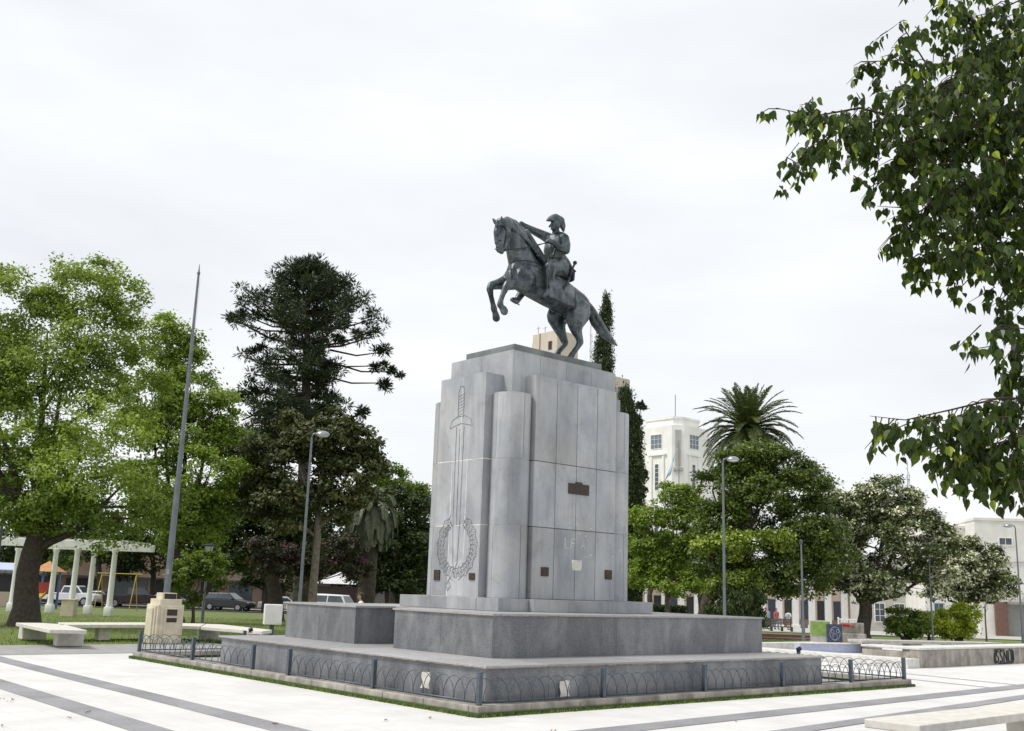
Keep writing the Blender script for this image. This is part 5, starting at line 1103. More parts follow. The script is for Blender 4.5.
# ---------------------------------------------------------------- vehicles
def car(label, px, Y, matn, kind='suv', head=0., name='parked_car', cat='car', L_=4.5):
    x = ony(px, 600, Y)[0]; z0 = terr(Y) + .0; t = thing(name, label, cat, (x, Y, z0), 'vehicles parked along the far street')
    ca, sa = cos(head), sin(head); T = lambda a, b, z: np.array([x+a*ca-b*sa, Y+a*sa+b*ca, z0+z]); hw = .88
    if kind == 'suv': low = [(-2.2, .35), (2.15, .32), (2.25, .55), (2.2, .82), (1.1, 1.0), (-2.15, 1.02), (-2.25, .7)]; cab = [(-2.1, 1.0), (-1.75, 1.55), (.2, 1.6), (1.1, .98)]; wh = (-1.38, 1.38); wr = .35
    elif kind == 'sedan': low = [(-2.25, .35), (2.15, .3), (2.25, .5), (2.15, .78), (1.1, .92), (-1.5, .95), (-2.2, .9)]; cab = [(-1.7, .93), (-.95, 1.38), (.3, 1.42), (1.15, .9)]; wh = (-1.38, 1.38); wr = .32
    else: low = [(-2.65, .5), (2.5, .42), (2.62, .7), (2.55, 1.02), (1.5, 1.15), (.9, 1.12), (-2.62, 1.12)]; cab = [(-.75, 1.1), (-.6, 1.75), (.75, 1.78), (1.45, 1.12)]; wh = (-1.6, 1.65); wr = .4
    def loft(prof, w0, w1, zlo, zhi, mb):
        n = len(prof); R = []
        for s in (-1, 1):
            for ww, ins in ((w0, 0), ): R += [T(a, s*(w0+(w1-w0)*(z-zlo)/(zhi-zlo)), z) for a, z in prof]
        mb.raw(R, [tuple(range(n)), tuple(range(n, 2*n))[::-1]]+[(i, n+i, n+(i+1) % n, (i+1) % n) for i in range(n)])
    mb = MB(); loft(low, hw, hw-.04, .3, 1.1, mb); loft(cab, hw-.05, hw-.24, cab[0][1], max(z for a, z in cab), mb); o = mb.build('body', matn, t)
    bv = o.modifiers.new('b', 'BEVEL'); bv.width = .06; bv.segments = 3; bv.limit_method = 'ANGLE'
    zlo, zhi = cab[0][1], max(z for a, z in cab)
    def side(s, pts): return [T(a, s*(hw-.05-.19*(z-zlo)/(zhi-zlo)+.006), z) for a, z in pts]
    c0, c1, c2, c3 = cab; ins = lambda p, q, f: (p[0]+(q[0]-p[0])*f, p[1]+(q[1]-p[1])*f)
    for s in (-1, 1):
        zt_ = zhi-.12; zb_ = zlo+.06; xa = lambda p, q, z: p[0]+(q[0]-p[0])*(z-p[1])/(q[1]-p[1])
        L0, L1 = xa(c0, c1, zb_)+.12, xa(c0, c1, zt_)+.12; R0_, R1 = xa(c3, c2, zb_)-.15, xa(c3, c2, zt_)-.12; md = (L1+R1)/2
        mb = MB(); mb.face(side(s, [(L0, zb_), (md-.04, zb_), (md-.04, zt_), (L1, zt_)])); mb.face(side(s, [(md+.04, zb_), (R0_, zb_), (R1, zt_), (md+.04, zt_)])); mb.build('side_window', 'window glass', t)
    for p, q, nm in ((c0, c1, 'rear_window'), (c3, c2, 'windscreen')):
        d = 1 if nm == 'windscreen' else -1; a, b = ins(p, q, .12), ins(p, q, .86); off = .012*d
        mb = MB(); mb.face([T(a[0]+off, -hw+.14, a[1]+.012), T(a[0]+off, hw-.14, a[1]+.012), T(b[0]+off, hw-.28, b[1]+.012), T(b[0]+off, -hw+.28, b[1]+.012)]); mb.build(nm, 'window glass', t)
    for a in wh:
        for s in (-1, 1):
            c = T(a, s*(hw-.12), wr); d = unit(T(0, 1, 0)-T(0, 0, 0)); w = MB(); w.tube([c-d*.12, c+d*.12*1.1], wr, 20); w_o = w.build('wheel', 'tyre', t, smooth='auto')
            r2 = MB(); r2.tube([c-d*.137, c+d*.137], wr*.6, 14); g = r2.build('rim', 'rim', None, smooth='auto'); g.data.transform(Matrix.Translation(-t.matrix_world.translation)); g.parent = w_o
    for s in (-1, 1):
        mb = MB(); zf = .68 if kind != 'pickup' else .85; mb.obox(T(2.17 if kind != 'pickup' else 2.54, s*.62-.16, zf), T(.06, 0, 0)-T(0, 0, 0), T(0, .32, 0)-T(0, 0, 0), (0, 0, .14), 0, .5, .02); mb.build('headlight', 'head light', t)
        mb = MB(); mb.obox(T(-2.24 if kind != 'pickup' else -2.66, s*.7-.1, zf+.02), T(-.03, 0, 0)-T(0, 0, 0), T(0, .2, 0)-T(0, 0, 0), (0, 0, .25), 0, .5, .02); mb.build('tail_light', 'tail light', t)
        mb = MB(); mb.obox(T(.75, s*(hw+.02)-.07, zlo+.0), T(.1, 0, 0)-T(0, 0, 0), T(0, .14, 0)-T(0, 0, 0), (0, 0, .12), 0, .5, .02); mb.build('mirror', matn, t)
    if kind == 'pickup': mb = MB(); mb.obox(T(-2.5, -.72, 1.10), T(1.65, 0, 0)-T(0, 0, 0), T(0, 1.44, 0)-T(0, 0, 0), (0, 0, .035)); mb.build('load_bed', 'black plastic', t)
car('black sport utility car side on beside the small round tree', 229, 96, 'car black', 'suv', -.25)
car('dark red grey pickup truck seen between the pergola and the flagpole', 134, 94, 'car dark red grey', 'pickup', .35, 'pickup_truck', 'pickup truck')
car('white pickup truck behind the pergola columns', 72, 97, 'car white', 'pickup', -.15, 'pickup_truck', 'pickup truck')
car('silver saloon car parked right of the white pickup', 101, 99, 'car silver', 'sedan', -.1)
car('silver saloon car almost hidden behind the flagpole pedestal', 170, 99, 'car silver', 'sedan', .1)
car('white hatchback car behind the tall street lamp', 284, 98, 'car white', 'sedan', .1)
car('white van like car beside the dark red stall', 322, 74, 'car white', 'suv', 2.9)

# ---------------------------------------------------------------- trees
tree('park_tree', 'huge fresh green broadleaf tree with a thick leaning trunk at the left edge', 24, 625, 36, [
    (-60, 350, 70, 80), (15, 308, 42, 42), (45, 350, 60, 55), (88, 292, 36, 30, 0, .1), (124, 302, 26, 26), (70, 272, 18, 14), (105, 275, 16, 14), (100, 345, 48, 42), (60, 405, 80, 55), (-5, 440, 60, 60), (90, 455, 70, 50, -1.5, .12),
    (30, 488, 62, 42, -1, -.1), (130, 395, 40, 40, 1), (120, 500, 55, 42, 0, -.12), (-60, 480, 60, 60), (60, 518, 60, 18, 0, -.15)], 'fresh green leaves', 92000, .13, .36, .42, (40, 520))
tree('park_tree', 'fresh green broadleaf tree directly behind the flagpole', 176, 606, 46, [
    (165, 342, 26, 24, 0, .1), (182, 350, 20, 16), (150, 395, 40, 36), (190, 395, 26, 26), (212, 412, 24, 24, 0, .1), (180, 440, 46, 34), (222, 440, 20, 24), (160, 490, 45, 32), (212, 475, 32, 30, -1, .15), (180, 520, 50, 22, 0, -.1), (225, 505, 25, 22, 0, -.1)], 'fresh green leaves', 56000, .155, .38, .32, (172, 530))
tree('park_tree', 'deep green tree with a black trunk between the flagpole and the tall lamp', 275, 606, 56, [
    (240, 452, 26, 26), (252, 490, 36, 34), (236, 520, 30, 26), (275, 528, 34, 26), (262, 555, 36, 18), (300, 520, 34, 30), (310, 550, 30, 24)], 'dark green leaves', 26000, .22, .42, .42, (272, 560), up=.6)
tree('magnolia_tree', 'bronze green magnolia with a tall pale trunk in front of the monkey puzzle', 313, 612, 45, [
    (290, 438, 32, 22), (262, 462, 30, 24), (330, 432, 32, 20), (348, 452, 28, 22), (372, 448, 16, 14), (300, 476, 46, 34), (352, 482, 34, 26), (384, 468, 9, 7), (262, 500, 24, 24), (292, 510, 32, 22), (340, 508, 24, 16)], 'bronze green leaves', 34000, .2, .34, .19, (318, 500), 'pale bark')
tree('crape_myrtle', 'low tree with dull pink blossom behind the granite plinth', 300, 606, 50, [(268, 552, 20, 14), (285, 562, 22, 16), (262, 568, 14, 12), (322, 560, 22, 18), (345, 552, 20, 16), (358, 572, 16, 12), (300, 575, 20, 12)], 'crape leaves', 13000, .15, .28, .1, (296, 580), 'pale bark')
tree('park_tree', 'dark round tree immediately left of the monument shaft', 398, 606, 58, [(402, 505, 20, 16), (415, 520, 22, 24), (395, 545, 30, 26), (422, 550, 22, 26), (410, 578, 34, 16), (380, 572, 24, 18)], 'dark green leaves', 22000, .2, .38, .25, (398, 575))
tree('park_tree', 'pale yellow green tree showing above the grey palm beside the monument', 392, 606, 68, [(390, 478, 18, 14), (404, 492, 20, 16), (378, 490, 16, 14), (423, 498, 14, 13), (418, 512, 18, 14)], 'fresh green leaves', 9000, .2, .42, .2, (395, 530))
tree('small_tree', 'small round bright green tree on the lawn beside the short lamp post', 193, 620, 42, [(195, 572, 24, 14), (184, 582, 14, 10), (208, 568, 16, 13), (198, 560, 14, 8), (212, 582, 10, 8), (191, 603, 7, 9)], 'mid green leaves', 9000, .13, .2, .07, (193, 598), cat='tree')
# right side
tree('park_tree', 'pale green layered tree touching the right side of the monument', 668, 612, 50, [
    (672, 496, 18, 12), (688, 504, 12, 10), (650, 520, 20, 12), (676, 520, 24, 12), (645, 542, 22, 13), (680, 540, 26, 13), (662, 560, 28, 13), (696, 556, 20, 13), (642, 575, 20, 14), (672, 582, 28, 14, -.5, .15), (696, 580, 18, 12)], 'fresh green leaves', 34000, .14, .28, .15, (668, 585), 'pale bark')
tree('park_tree', 'large glossy dark green tree with bright lower sprays below the palm', 706, 612, 46, [
    (735, 462, 28, 15), (762, 458, 26, 14), (788, 470, 22, 16), (725, 490, 30, 22), (765, 492, 42, 28), (805, 492, 26, 24), (720, 522, 30, 24), (760, 530, 48, 32), (806, 528, 34, 32), (728, 548, 30, 14, -1.6, .34), (775, 540, 18, 9, -1.8, .36),
    (735, 585, 30, 10, -1.6, .34), (722, 565, 30, 20), (785, 570, 44, 26), (822, 555, 28, 36), (758, 580, 36, 20), (752, 598, 14, 8, -1.2, .2)], 'glossy leaves', 78000, .15, .32, .36, (712, 585))
tree('weeping_tree', 'dark weeping tree hanging to the ground right of the granite plinth', 748, 632, 44, [(733, 600, 24, 18), (748, 606, 13, 20), (740, 622, 20, 16), (728, 615, 20, 18)], 'dark green leaves', 14000, .16, .26, .14, (748, 600), droop=1.4, aspect=.35)
tree('flowering_tree', 'wide tree covered in cream blossom with a thick black trunk on the right', 862, 640, 54, [
    (828, 494, 22, 16), (842, 512, 26, 20), (868, 498, 20, 14), (888, 498, 28, 16), (908, 512, 22, 16), (860, 530, 42, 30), (902, 536, 38, 28), (832, 548, 30, 26), (850, 578, 40, 20), (896, 572, 42, 24), (932, 552, 24, 24), (928, 580, 24, 18), (815, 575, 24, 18)], 'bloom tree leaves', 52000, .17, .34, .38, (864, 590))
tree('flowering_tree', 'smaller cream blossoming tree in front of the white houses', 958, 634, 58, [(952, 548, 22, 14), (975, 556, 24, 16), (955, 572, 30, 18), (985, 578, 24, 20), (1002, 588, 12, 14), (945, 590, 22, 12), (975, 594, 24, 10)], 'bloom tree leaves', 26000, .17, .3, .16, (960, 600))
tree('purple_tree', 'little purple leaved tree with a thin stem before the white wall', 986, 632, 60, [(978, 596, 10, 6), (990, 594, 12, 7), (984, 600, 12, 5)], 'purple leaves', 2600, .13, .16, .05, (985, 606), 'pale bark')
def bush(label, px, py, Y, blobs, leafm, n, size=.13):
    b = ony(px, py, Y); b[2] = terr(Y); t = thing('bush', label, 'bush', tuple(b), 'bushes behind the planters')
    P, T, B = crown_points(blobs, Y, n, .22, .4); V, T = leaves(P, size, T, .5, out=crown_points.out); npmesh('foliage', V, 4, T, t, leafm)
    mb = MB()
    for c, r in B:
        for k_ in range(4): mb.tube([b+[random.uniform(-.2, .2), random.uniform(-.2, .2), -.05], (b+c)/2, c+rng.normal(size=3)*.2], [.04, .03, .01], 5)
    mb.build('stems', 'bark', t)
bush('dark green rounded bush right of the black tree trunk', 906, 636, 54, [(902, 621, 14, 12), (915, 624, 11, 10), (893, 627, 9, 8), (905, 630, 15, 7)], 'mid green leaves', 9000)
bush('bright yellow green bush in front of the small flowering tree', 958, 636, 55, [(952, 622, 18, 11), (965, 614, 13, 10), (940, 626, 10, 9), (970, 624, 9, 10), (958, 612, 10, 7), (955, 630, 18, 7)], 'yellow green leaves', 14000)
bush('small yellow green bush squeezed beside the dark bush', 930, 636, 54.5, [(928, 624, 9, 11), (926, 630, 10, 7)], 'yellow green leaves', 3500)
# cypresses
def cypress(label, pxb, Y, prof, n, name='cypress'):
    b = ony(pxb, 600, Y); b[2] = terr(Y); t = thing(name, label, 'cypress', tuple(b), 'cypresses behind the monument'); P = []; T = []
    n = int(n*2.2); zs = [(zt(px, py, Y), float(ony(px, py, Y)[0]), hw*Y/FPX) for px, py, hw in prof]; za = np.array([z[0] for z in zs])[::-1]; xa_ = np.array([z[1] for z in zs])[::-1]; ra = np.array([z[2] for z in zs])[::-1]*.9
    nc = n//26; z = rng.uniform(za[0], za[-1], nc); r = np.interp(z, za, ra)*(1+.12*rng.normal(size=nc)); x = np.interp(z, za, xa_); a = rng.uniform(0, 2*pi, nc); rr = np.sqrt(rng.uniform(.1, 1, nc))*r
    C = np.stack([x+np.cos(a)*rr, Y+np.sin(a)*rr, z], 1); ct = rng.uniform(-.25, .3, nc); k_ = rng.integers(0, nc, n)
    P = C[k_]+rng.normal(size=(n, 3))*np.array([.13, .13, .3]); V, T = leaves(P, .17, np.clip(.45+ct[k_]+rng.normal(size=n)*.12, 0, 1), .2, .4, droop=-1.2); npmesh('crown', V, 4, T, t, 'cypress leaves')
    mb = MB(); top = np.array([xa_[-1], Y, za[-1]-1.0]); mb.tube([b-[0, 0, .1], b*.5+np.array([xa_[0], Y, za[0]])*.5, np.array([xa_[len(xa_)//2], Y, za[len(za)//2]]), top], [.3, .25, .16, .03], 8); mb.build('trunk', 'bark', t, smooth=True)
cypress('slim tall cypress rising right behind the horse tail', 604, 78, [(606, 298, 1.5), (606.5, 306, 4), (606, 320, 6), (605, 335, 7.5), (603.5, 350, 10), (603, 365, 11.5), (603, 385, 12), (603, 420, 13), (604, 500, 13), (604, 596, 9)], 17000)
cypress('broad dark cypress pressed against the right edge of the monument shaft', 630, 62, [(625, 394, 1.5), (626, 401, 5), (627, 414, 9), (629, 432, 12), (630, 460, 13.5), (630, 500, 13.5), (630, 550, 13), (631, 600, 9)], 24000)
# araucaria
YM = 64; b = ony(302, 600, YM); b[2] = terr(YM); topA = ony(309, 264, YM)
t = thing('monkey_puzzle_tree', 'tall dark umbrella shaped araucaria with bare branches ending in tufts', 'araucaria', tuple(b), 'trees in the park')
mb = MB(); tr_ = [b-[0, 0, .1]]+[b+(topA-b)*f for f in (.1, .3, .5, .7, .85, .96)]; mb.tube(tr_, [.55, .48, .4, .33, .25, .15, .06], 10)
tufts = []; kpx = YM/FPX
def tuft(c, r, n, tv): tufts.append((np.asarray(c), r, n, tv))
lv = [(271, 8), (275, 20), (283, 36), (294, 50), (308, 62), (324, 74), (342, 80), (358, 62), (372, 64), (388, 70), (404, 72), (418, 66), (432, 56)]
for li, (py, half) in enumerate(lv):
    nb = 9 if li < 7 else 8; z0 = zt(309, py, YM)
    for i in range(nb):
        if li > 2 and random.random() < .12: continue
        a = 2*pi*(i+.5*(li % 2))/nb+random.uniform(-.25, .25); R = half*kpx*random.uniform(.72, 1.05)
        if 7 <= li and cos(a) > .55: R *= .55
        base = np.array([b[0]+(topA[0]-b[0])*min(1, (z0-b[2])/(topA[2]-b[2])), YM, z0-.4]); tip = base+np.array([cos(a)*R, sin(a)*R, .45+.012*half*(1 if li < 7 else -.5)])
        mid = (base+tip)/2-[0, 0, .18*R*.35]; mb.tube([base, mid, tip], [.09, .07, .035], 5)
        for f in np.linspace(.42, 1, 6 if R > 2.4 else 4): c = base*(1-f)**2+2*mid*f*(1-f)+tip*f*f; tuft(c+rng.normal(size=3)*[.25, .25, .15]+[0, 0, .12], .30+.34*f, 150, random.uniform(.2, .7))
for (px, py, bx, by, r_) in ((232, 320, 300, 332, .36), (246, 316, 300, 328, .4), (388, 383, 316, 374, .5), (376, 366, 316, 358, .45), (394, 372, 330, 362, .34), (364, 413, 330, 418, .45), (238, 398, 300, 402, .6), (248, 386, 300, 396, .5), (256, 350, 300, 360, .4), (384, 352, 330, 350, .5)):
    c = ony(px, py, YM-.5); q = ony(bx, by, YM); mb.tube([q, (q+c)/2-[0, 0, .3], c], [.07, .055, .03], 5)
    for k_ in range(3): tuft(c+rng.normal(size=3)*.22, r_, 190, random.uniform(.2, .6))
for i in range(90): f = rng.uniform(.28, .97); a = rng.uniform(0, 6.28); rr = 1.7*(1-f)**.5+.3; c = b+(topA-b)*f; tuft(c+[cos(a)*rr, sin(a)*rr, 0], .55, 110, random.uniform(.1, .5))
V_ = []; T_ = []
for c, r, n, tv in tufts:
    n = int(n*.62); d = unit(rng.normal(size=(n, 3))+np.array([0, 0, .25])); s = r*rng.uniform(.3, 1, n)[:, None]; a = d; bb = unit(np.cross(a, rng.normal(size=(n, 3)))); C = c+d*s*np.array([1, 1, .8]); h = .16; w_ = .035
    V_.append(np.stack([C-a*h, C+bb*w_, C+a*h, C-bb*w_], 1).reshape(-1, 3)); T_.append(np.clip(tv+rng.normal(size=n)*.2, 0, 1))
npmesh('crown', np.concatenate(V_), 4, np.concatenate(T_), t, 'araucaria needles'); mb.build('trunk', 'bark', t, smooth=True)
p = ony(641, 406, 66); # palms
def palm(name, label, px, py, Y, nf, Lf, matn, pxb=None, hang=.5, r=.28, upmin=-.55, lw=.05, group=None, bm='pale bark', ll=.42):
    hd = ony(px, py, Y); b = ony(px if pxb is None else pxb, 600, Y); b[2] = terr(Y); t = thing(name, label, 'palm tree', tuple(b), group); mb = MB()
    n = 16; pts = [b-[0, 0, .1]]+[b+(hd-b)*i/n for i in range(1, n+1)]; mb.tube(pts, [r*1.3]+[r*(1+.09*(i % 2)) for i in range(n)], 12)
    mb.lathe(hd-[0, 0, 1.0], [(r, 0), (r*1.7, .5), (r*1.5, 1.0), (r*.5, 1.2)], 12); mb.build('trunk', bm, t, smooth='auto')
    V = []; T = []; rb = MB()
    for i in range(nf):
        el = upmin+(1.4-upmin)*((i+.5)/nf)**1.05; az = i*2.39996+random.uniform(-.15, .15); L = Lf*random.uniform(.85, 1.08)*(1 if el < 1.1 else .85); tv = random.uniform(.15, .75) if el > -.2 else random.uniform(.5, .95)
        d = np.array([cos(az)*cos(el), sin(az)*cos(el), sin(el)]); p = hd+d*r*.6; m = 22; pts = [p]
        for j in range(m):
            pts.append(pts[-1]+d*L/m); d = unit(d+np.array([0, 0, -hang*(.055+.11*j/m)*(.5+cos(el))]))
        rb.tube(pts[::3]+[pts[-1]], [.03]*len(pts[::3])+[.008], 4, cap=False)
        P = np.array(pts); 
        for j in range(2, m+1):
            f = j/m; dd = unit(P[j]-P[j-1]); sd = unit(np.cross(dd, [0, 0, 1.])+1e-6); upv = np.cross(sd, dd); lf = ll*sin(pi*min(.98, .12+.85*f))**.6*Lf/2.2
            for s in (-1, 1):
                for q in (0, .5):
                    o = P[j-1]*(1-q)+P[j]*q; v = unit(dd*.75+sd*s*.85+upv*.18+rng.normal(size=3)*.07); e = o+v*lf*random.uniform(.85, 1.1)-np.array([0, 0, lf*.18]); w2 = np.cross(v, upv)*lw*.5; md = (o+e)/2+np.array([0, 0, lf*.05])
                    V += [o, md+w2, e, md-w2]; T.append(min(1, max(0, tv+random.gauss(0, .12))))
    npmesh('fronds', np.array(V), 4, np.array(T), t, matn); o = rb.build('frond_stalks', matn, t); return t
palm('canary_palm', 'tall date palm with a full round head of fronds above the dark green tree', 748, 431, 72, 120, 3.85, 'palm leaves', 741, .42, .42, -.75, .075, ll=.34)
palm('fan_palm', 'short grey green palm with drooping fronds beside the magnolia', 371, 512, 52, 70, 2.0, 'grey palm leaves', 366, 1.5, .42, -.9, .06, bm='bark')
# araucaria tuft peeping right of the broad cypress
tree('conifer', 'thin conifer tip showing just right of the broad cypress', 641, 606, 66, [(641, 407, 3.5, 5), (638, 420, 3, 8), (636, 440, 4, 12), (636, 480, 6, 24)], 'araucaria needles', 3800, .2, .2, .12, (639, 415))
# street trees in front of the far shops
for i, (px, py, rx, ry, Y, m_, lab) in enumerate(((-10, 520, 60, 36, 104, 'dark green leaves', 'dark street tree behind the large leaning trunk'), (45, 535, 40, 26, 106, 'mid green leaves', 'street tree above the white pickup truck'), (95, 528, 46, 30, 100, 'dark green leaves', 'dark street tree above the silver saloon'),
        (150, 540, 44, 26, 104, 'dark green leaves', 'dark street tree above the dark pickup truck'), (205, 535, 44, 30, 100, 'mid green leaves', 'street tree left of the black car'), (262, 560, 50, 26, 92, 'dark green leaves', 'dark street tree right of the black car'),
        (330, 545, 52, 36, 96, 'dark green leaves', 'dark street tree above the red stall'), (385, 550, 44, 36, 98, 'dark green leaves', 'dark street tree left of the monument beyond the palm'), (430, 560, 34, 36, 100, 'dark green leaves', 'dark street tree directly behind the monument'))):
    tree('street_tree', lab, px+4, 608, Y, [(px-rx*.45, py+14, rx*.55, ry*.8), (px+rx*.4, py+17, rx*.6, ry*.75), (px, py-ry*.4+6, rx*.6, ry*.8)], m_, 10000, .34, .7, .3, (px+3, py+ry*.8), group='street trees along the far road')
# seen between the trees on the right
for (px, py, rx, ry, Y, lab) in ((482, 570, 34, 28, 104, 'far tree hidden behind the left part of the shaft'), (545, 572, 36, 28, 100, 'far tree hidden behind the middle of the shaft'), (600, 568, 34, 28, 106, 'far tree hidden behind the right part of the shaft'), (700, 570, 30, 24, 100, 'dark far tree behind the pale layered tree'), (650, 560, 30, 30, 96, 'dark far tree just right of the monument shaft')):
    tree('street_tree', lab, px, 612, Y, [(px-8, py, rx*.7, ry*.8), (px+9, py-3, rx*.7, ry*.9)], 'dark green leaves', 8000, .34, .6, .3, (px, py+ry), group='street trees along the far road')

# ---------------------------------------------------------------- near tree: its branches hang into the frame at the upper right
Yn = 9.3; nb = np.array([7.9, 10.6, 0]); t = thing('near_tree', 'close tree at the upper right whose drooping branches carry large pointed leaves', 'tree', tuple(nb))
wood = MB(); crown_c = np.array([7.2, 10.2, 4.4]); wood.tube([nb-[0, 0, .1], nb+[0, 0, .6], nb+[-.1, 0, 2.0], nb+[-.4, -.2, 3.4], nb+[-.8, -.3, 5.2], nb+[-1.0, -.3, 7.4]], [.34, .25, .21, .18, .12, .04], 12)
def pn(x, y, Y=Yn): return ony(x, y, Y)
LP = []; 
def branch(pts, r0, Y0, Y1, dens, spread, side=1):
    n = len(pts); W_ = [pn(x, y, Y0+(Y1-Y0)*i/(n-1)) for i, (x, y) in enumerate(pts)]; wood.tube(W_, [r0*.52*(1-.85*i/(n-1)) for i in range(n)], 7)
    for i in range(n-1):
        L = np.linalg.norm(W_[i+1]-W_[i]); m = max(1, int(L*dens))
        for j in range(m):
            f = (j+random.random())/m; p = W_[i]*(1-f)+W_[i+1]*f; d = unit(np.array([random.uniform(-1, .6), random.uniform(-1, 1), random.uniform(-.9, .55)])); tl = spread*random.uniform(.35, 1.0)*(1-.45*(i+f)/n)
            d[2] = min(d[2], .15); q = p+d*tl*.5-[0, 0, tl*.06]; e = p+d*tl-[0, 0, tl*.4]; wood.tube([p, q, e], [.007, .005, .002], 4, cap=False)
            for k_ in range(int(4+tl*18)): g_ = random.uniform(.1, 1.02); c = (p*(1-g_)**2+2*q*g_*(1-g_)+e*g_*g_); LP.append((c, d))
trunkpx = (1170, 380)
branch([(1150, 300), (1040, 230), (980, 185), (900, 118), (860, 108), (815, 116), (776, 108)], .05, 10, 8.9, 15, .42)
branch([(1100, 260), (1000, 160), (940, 95), (905, 60), (860, 62), (893, 28)][:5], .045, 10.2, 9.3, 15, .5)
branch([(930, 70), (900, 22), (892, 28), (872, 42)], .016, 9.3, 9.1, 7, .2)
branch([(1120, 200), (1040, 90), (985, 30), (940, 0), (920, -40)], .05, 10, 9.6, 17, .55)
branch([(1150, 330), (1050, 280), (990, 240), (945, 250), (912, 260)], .035, 10, 9.4, 18, .42)
branch([(1060, 200), (1000, 180), (950, 190), (915, 215), (900, 235)], .035, 10, 9.2, 20, .5)
branch([(1060, 120), (1000, 110), (950, 130), (900, 165), (882, 180)], .03, 9.8, 9.0, 20, .45)
branch([(940, 130), (880, 120), (840, 132), (805, 150), (798, 170)], .02, 9.2, 8.9, 14, .36)
branch([(1090, 60), (1030, 40), (975, 60), (930, 100)], .035, 9.8, 9.4, 20, .5)
branch([(1100, 180), (1050, 200), (1010, 220), (970, 225)], .03, 9.6, 9.3, 20, .45)
branch([(1150, 0), (1060, -20), (1000, 10), (960, 20)], .03, 9.6, 9.6, 18, .5)
branch([(1160, 420), (1060, 400), (1000, 398), (950, 410), (905, 420), (870, 416)], .03, 9.3, 8.6, 15, .34)
branch([(1150, 460), (1060, 430), (1010, 440), (970, 450), (945, 470)], .03, 9.3, 8.7, 17, .36)
branch([(1150, 500), (1080, 450), (1030, 460), (1000, 480)], .03, 9.3, 8.8, 17, .36)
branch([(1080, 340), (1030, 330), (1002, 325), (988, 335)], .016, 9.2, 8.8, 10, .25)
branch([(1120, 350), (1060, 330), (1030, 290), (1015, 250)], .03, 9.6, 9.2, 16, .4)
branch([(1120, 400), (1060, 370), (1030, 360), (1012, 350)], .03, 9.4, 9.0, 12, .3)
def fill(px, py, rx, ry, n, Y0=9.2, dY=.9):
    c = pn(px, py, Y0); k = Y0/FPX
    n = int(n*1.4)
    for _ in range(max(2, n//9)):
        d = unit(rng.normal(size=3))*rng.uniform(.15, 1)**.5; p = c+d*[rx*k, dY, ry*k]; h = unit(np.array([random.uniform(-1, .7), random.uniform(-1, 1), random.uniform(-.8, .3)])); tl = random.uniform(.12, .3); e = p+h*tl-[0, 0, tl*.2]
        wood.tube([p-[0, 0, .0], (p+e)/2-[0, 0, .0], e], [.006, .0045, .002], 4, cap=False)
        for j in range(9): f = random.uniform(-.1, 1.05); LP.append((p*(1-f)+e*f+rng.normal(size=3)*.025, h))
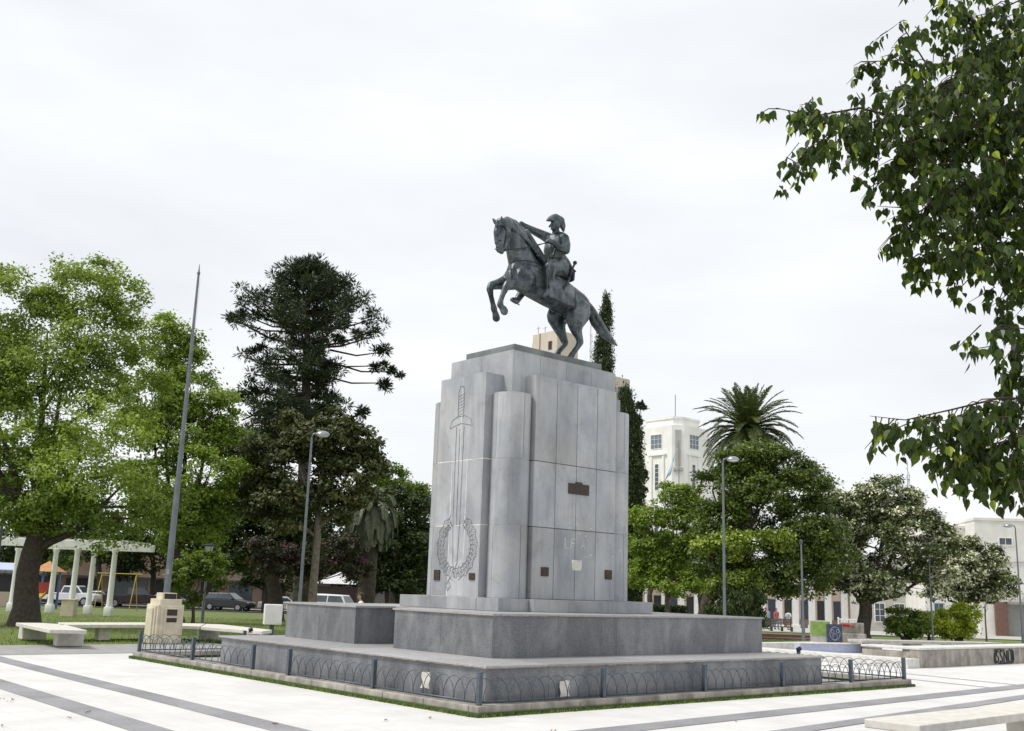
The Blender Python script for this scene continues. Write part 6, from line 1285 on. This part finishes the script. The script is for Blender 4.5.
for a_ in ((1000, 60, 60, 62, 420, 9.6, 1.1), (965, 25, 42, 28, 150, 9.5, .9), (985, 140, 55, 55, 430, 9.6, 1.1), (945, 110, 40, 40, 240), (905, 118, 30, 28, 130), (870, 128, 26, 20, 100), (835, 135, 24, 16, 84), (803, 130, 18, 22, 60), (800, 160, 10, 16, 22), (905, 160, 24, 22, 90), (935, 190, 34, 28, 170),
           (985, 210, 50, 38, 300, 9.6, 1.1), (930, 235, 26, 20, 90), (960, 258, 34, 16, 100), (1005, 260, 26, 24, 110), (918, 55, 22, 26, 60), (1020, 110, 30, 80, 260, 9.8, 1.1), (868, 105, 16, 12, 30), (852, 168, 12, 14, 18),
           (1000, 440, 44, 30, 230, 8.9, .6), (960, 428, 36, 24, 130, 8.8, .5), (920, 424, 24, 12, 44, 8.7, .4), (890, 424, 14, 8, 18, 8.6, .3), (1000, 475, 36, 22, 120, 8.9, .6), (1018, 405, 20, 24, 80, 9, .6), (965, 460, 24, 22, 60, 8.8, .5), (985, 335, 16, 12, 22, 9, .3), (1016, 330, 14, 30, 50, 9.1, .5), (1012, 290, 16, 18, 40, 9.2, .5), (1018, 370, 12, 16, 30, 9, .4), (1018, 190, 26, 60, 200, 9.7, 1.), (1022, 300, 14, 40, 70, 9.3, .5), (1022, 385, 12, 34, 60, 9.1, .4)):
    fill(*a_)
for k_ in range(46):      # the rest of the crown, outside the picture
    a = random.uniform(0, 6.28); st_ = nb+np.array([-.6, -.2, random.uniform(2.6, 6.5)]); L = random.uniform(1.0, 2.6); d = np.array([cos(a), sin(a), random.uniform(-.1, .6)])
    e = st_+d*L
    if e[0] < e[1]*.56+.25: continue
    wood.tube([st_, (st_+e)/2+[0, 0, .15], e], [.04, .025, .008], 6)
    for j in range(80): f = random.uniform(.3, 1); LP.append((st_+(e-st_)*f+rng.normal(size=3)*[.28, .28, .25], d))
V = []; T = []
for c, d in LP:
    s = random.uniform(.07, .125); ax = unit(np.array([random.gauss(0, .38), random.gauss(0, .38), -1.])); nn = unit(np.cross(ax, rng.normal(size=3))); sd_ = np.cross(nn, ax); o = np.asarray(c)+ax*.02
    w_ = s*random.uniform(.27, .38); cp = .14*s
    prof = [(0, 0), (.12, .75), (.32, 1.0), (.55, .8), (.78, .35), (1.05, 0)]
    left = [o+ax*s*a_+sd_*w_*b_+nn*cp*b_ for a_, b_ in prof]; right = [o+ax*s*a_-sd_*w_*b_+nn*cp*b_ for a_, b_ in prof]
    tv = min(1, max(0, random.gauss(.42, .2))); tv = .97 if random.random() < .05 else tv
    for k_ in range(len(prof)-1):
        V += [left[k_], left[k_+1], o+ax*s*prof[k_+1][0], o+ax*s*prof[k_][0]]; V += [o+ax*s*prof[k_][0], o+ax*s*prof[k_+1][0], right[k_+1], right[k_]]; T += [tv, tv*.92]
npmesh('crown', np.array(V), 4, np.array(T), t, 'near leaves'); wood.build('trunk', 'bark', t, smooth=True)
print('leaves near', len(LP))
S.cycles.max_bounces = 6; S.cycles.transparent_max_bounces = 4
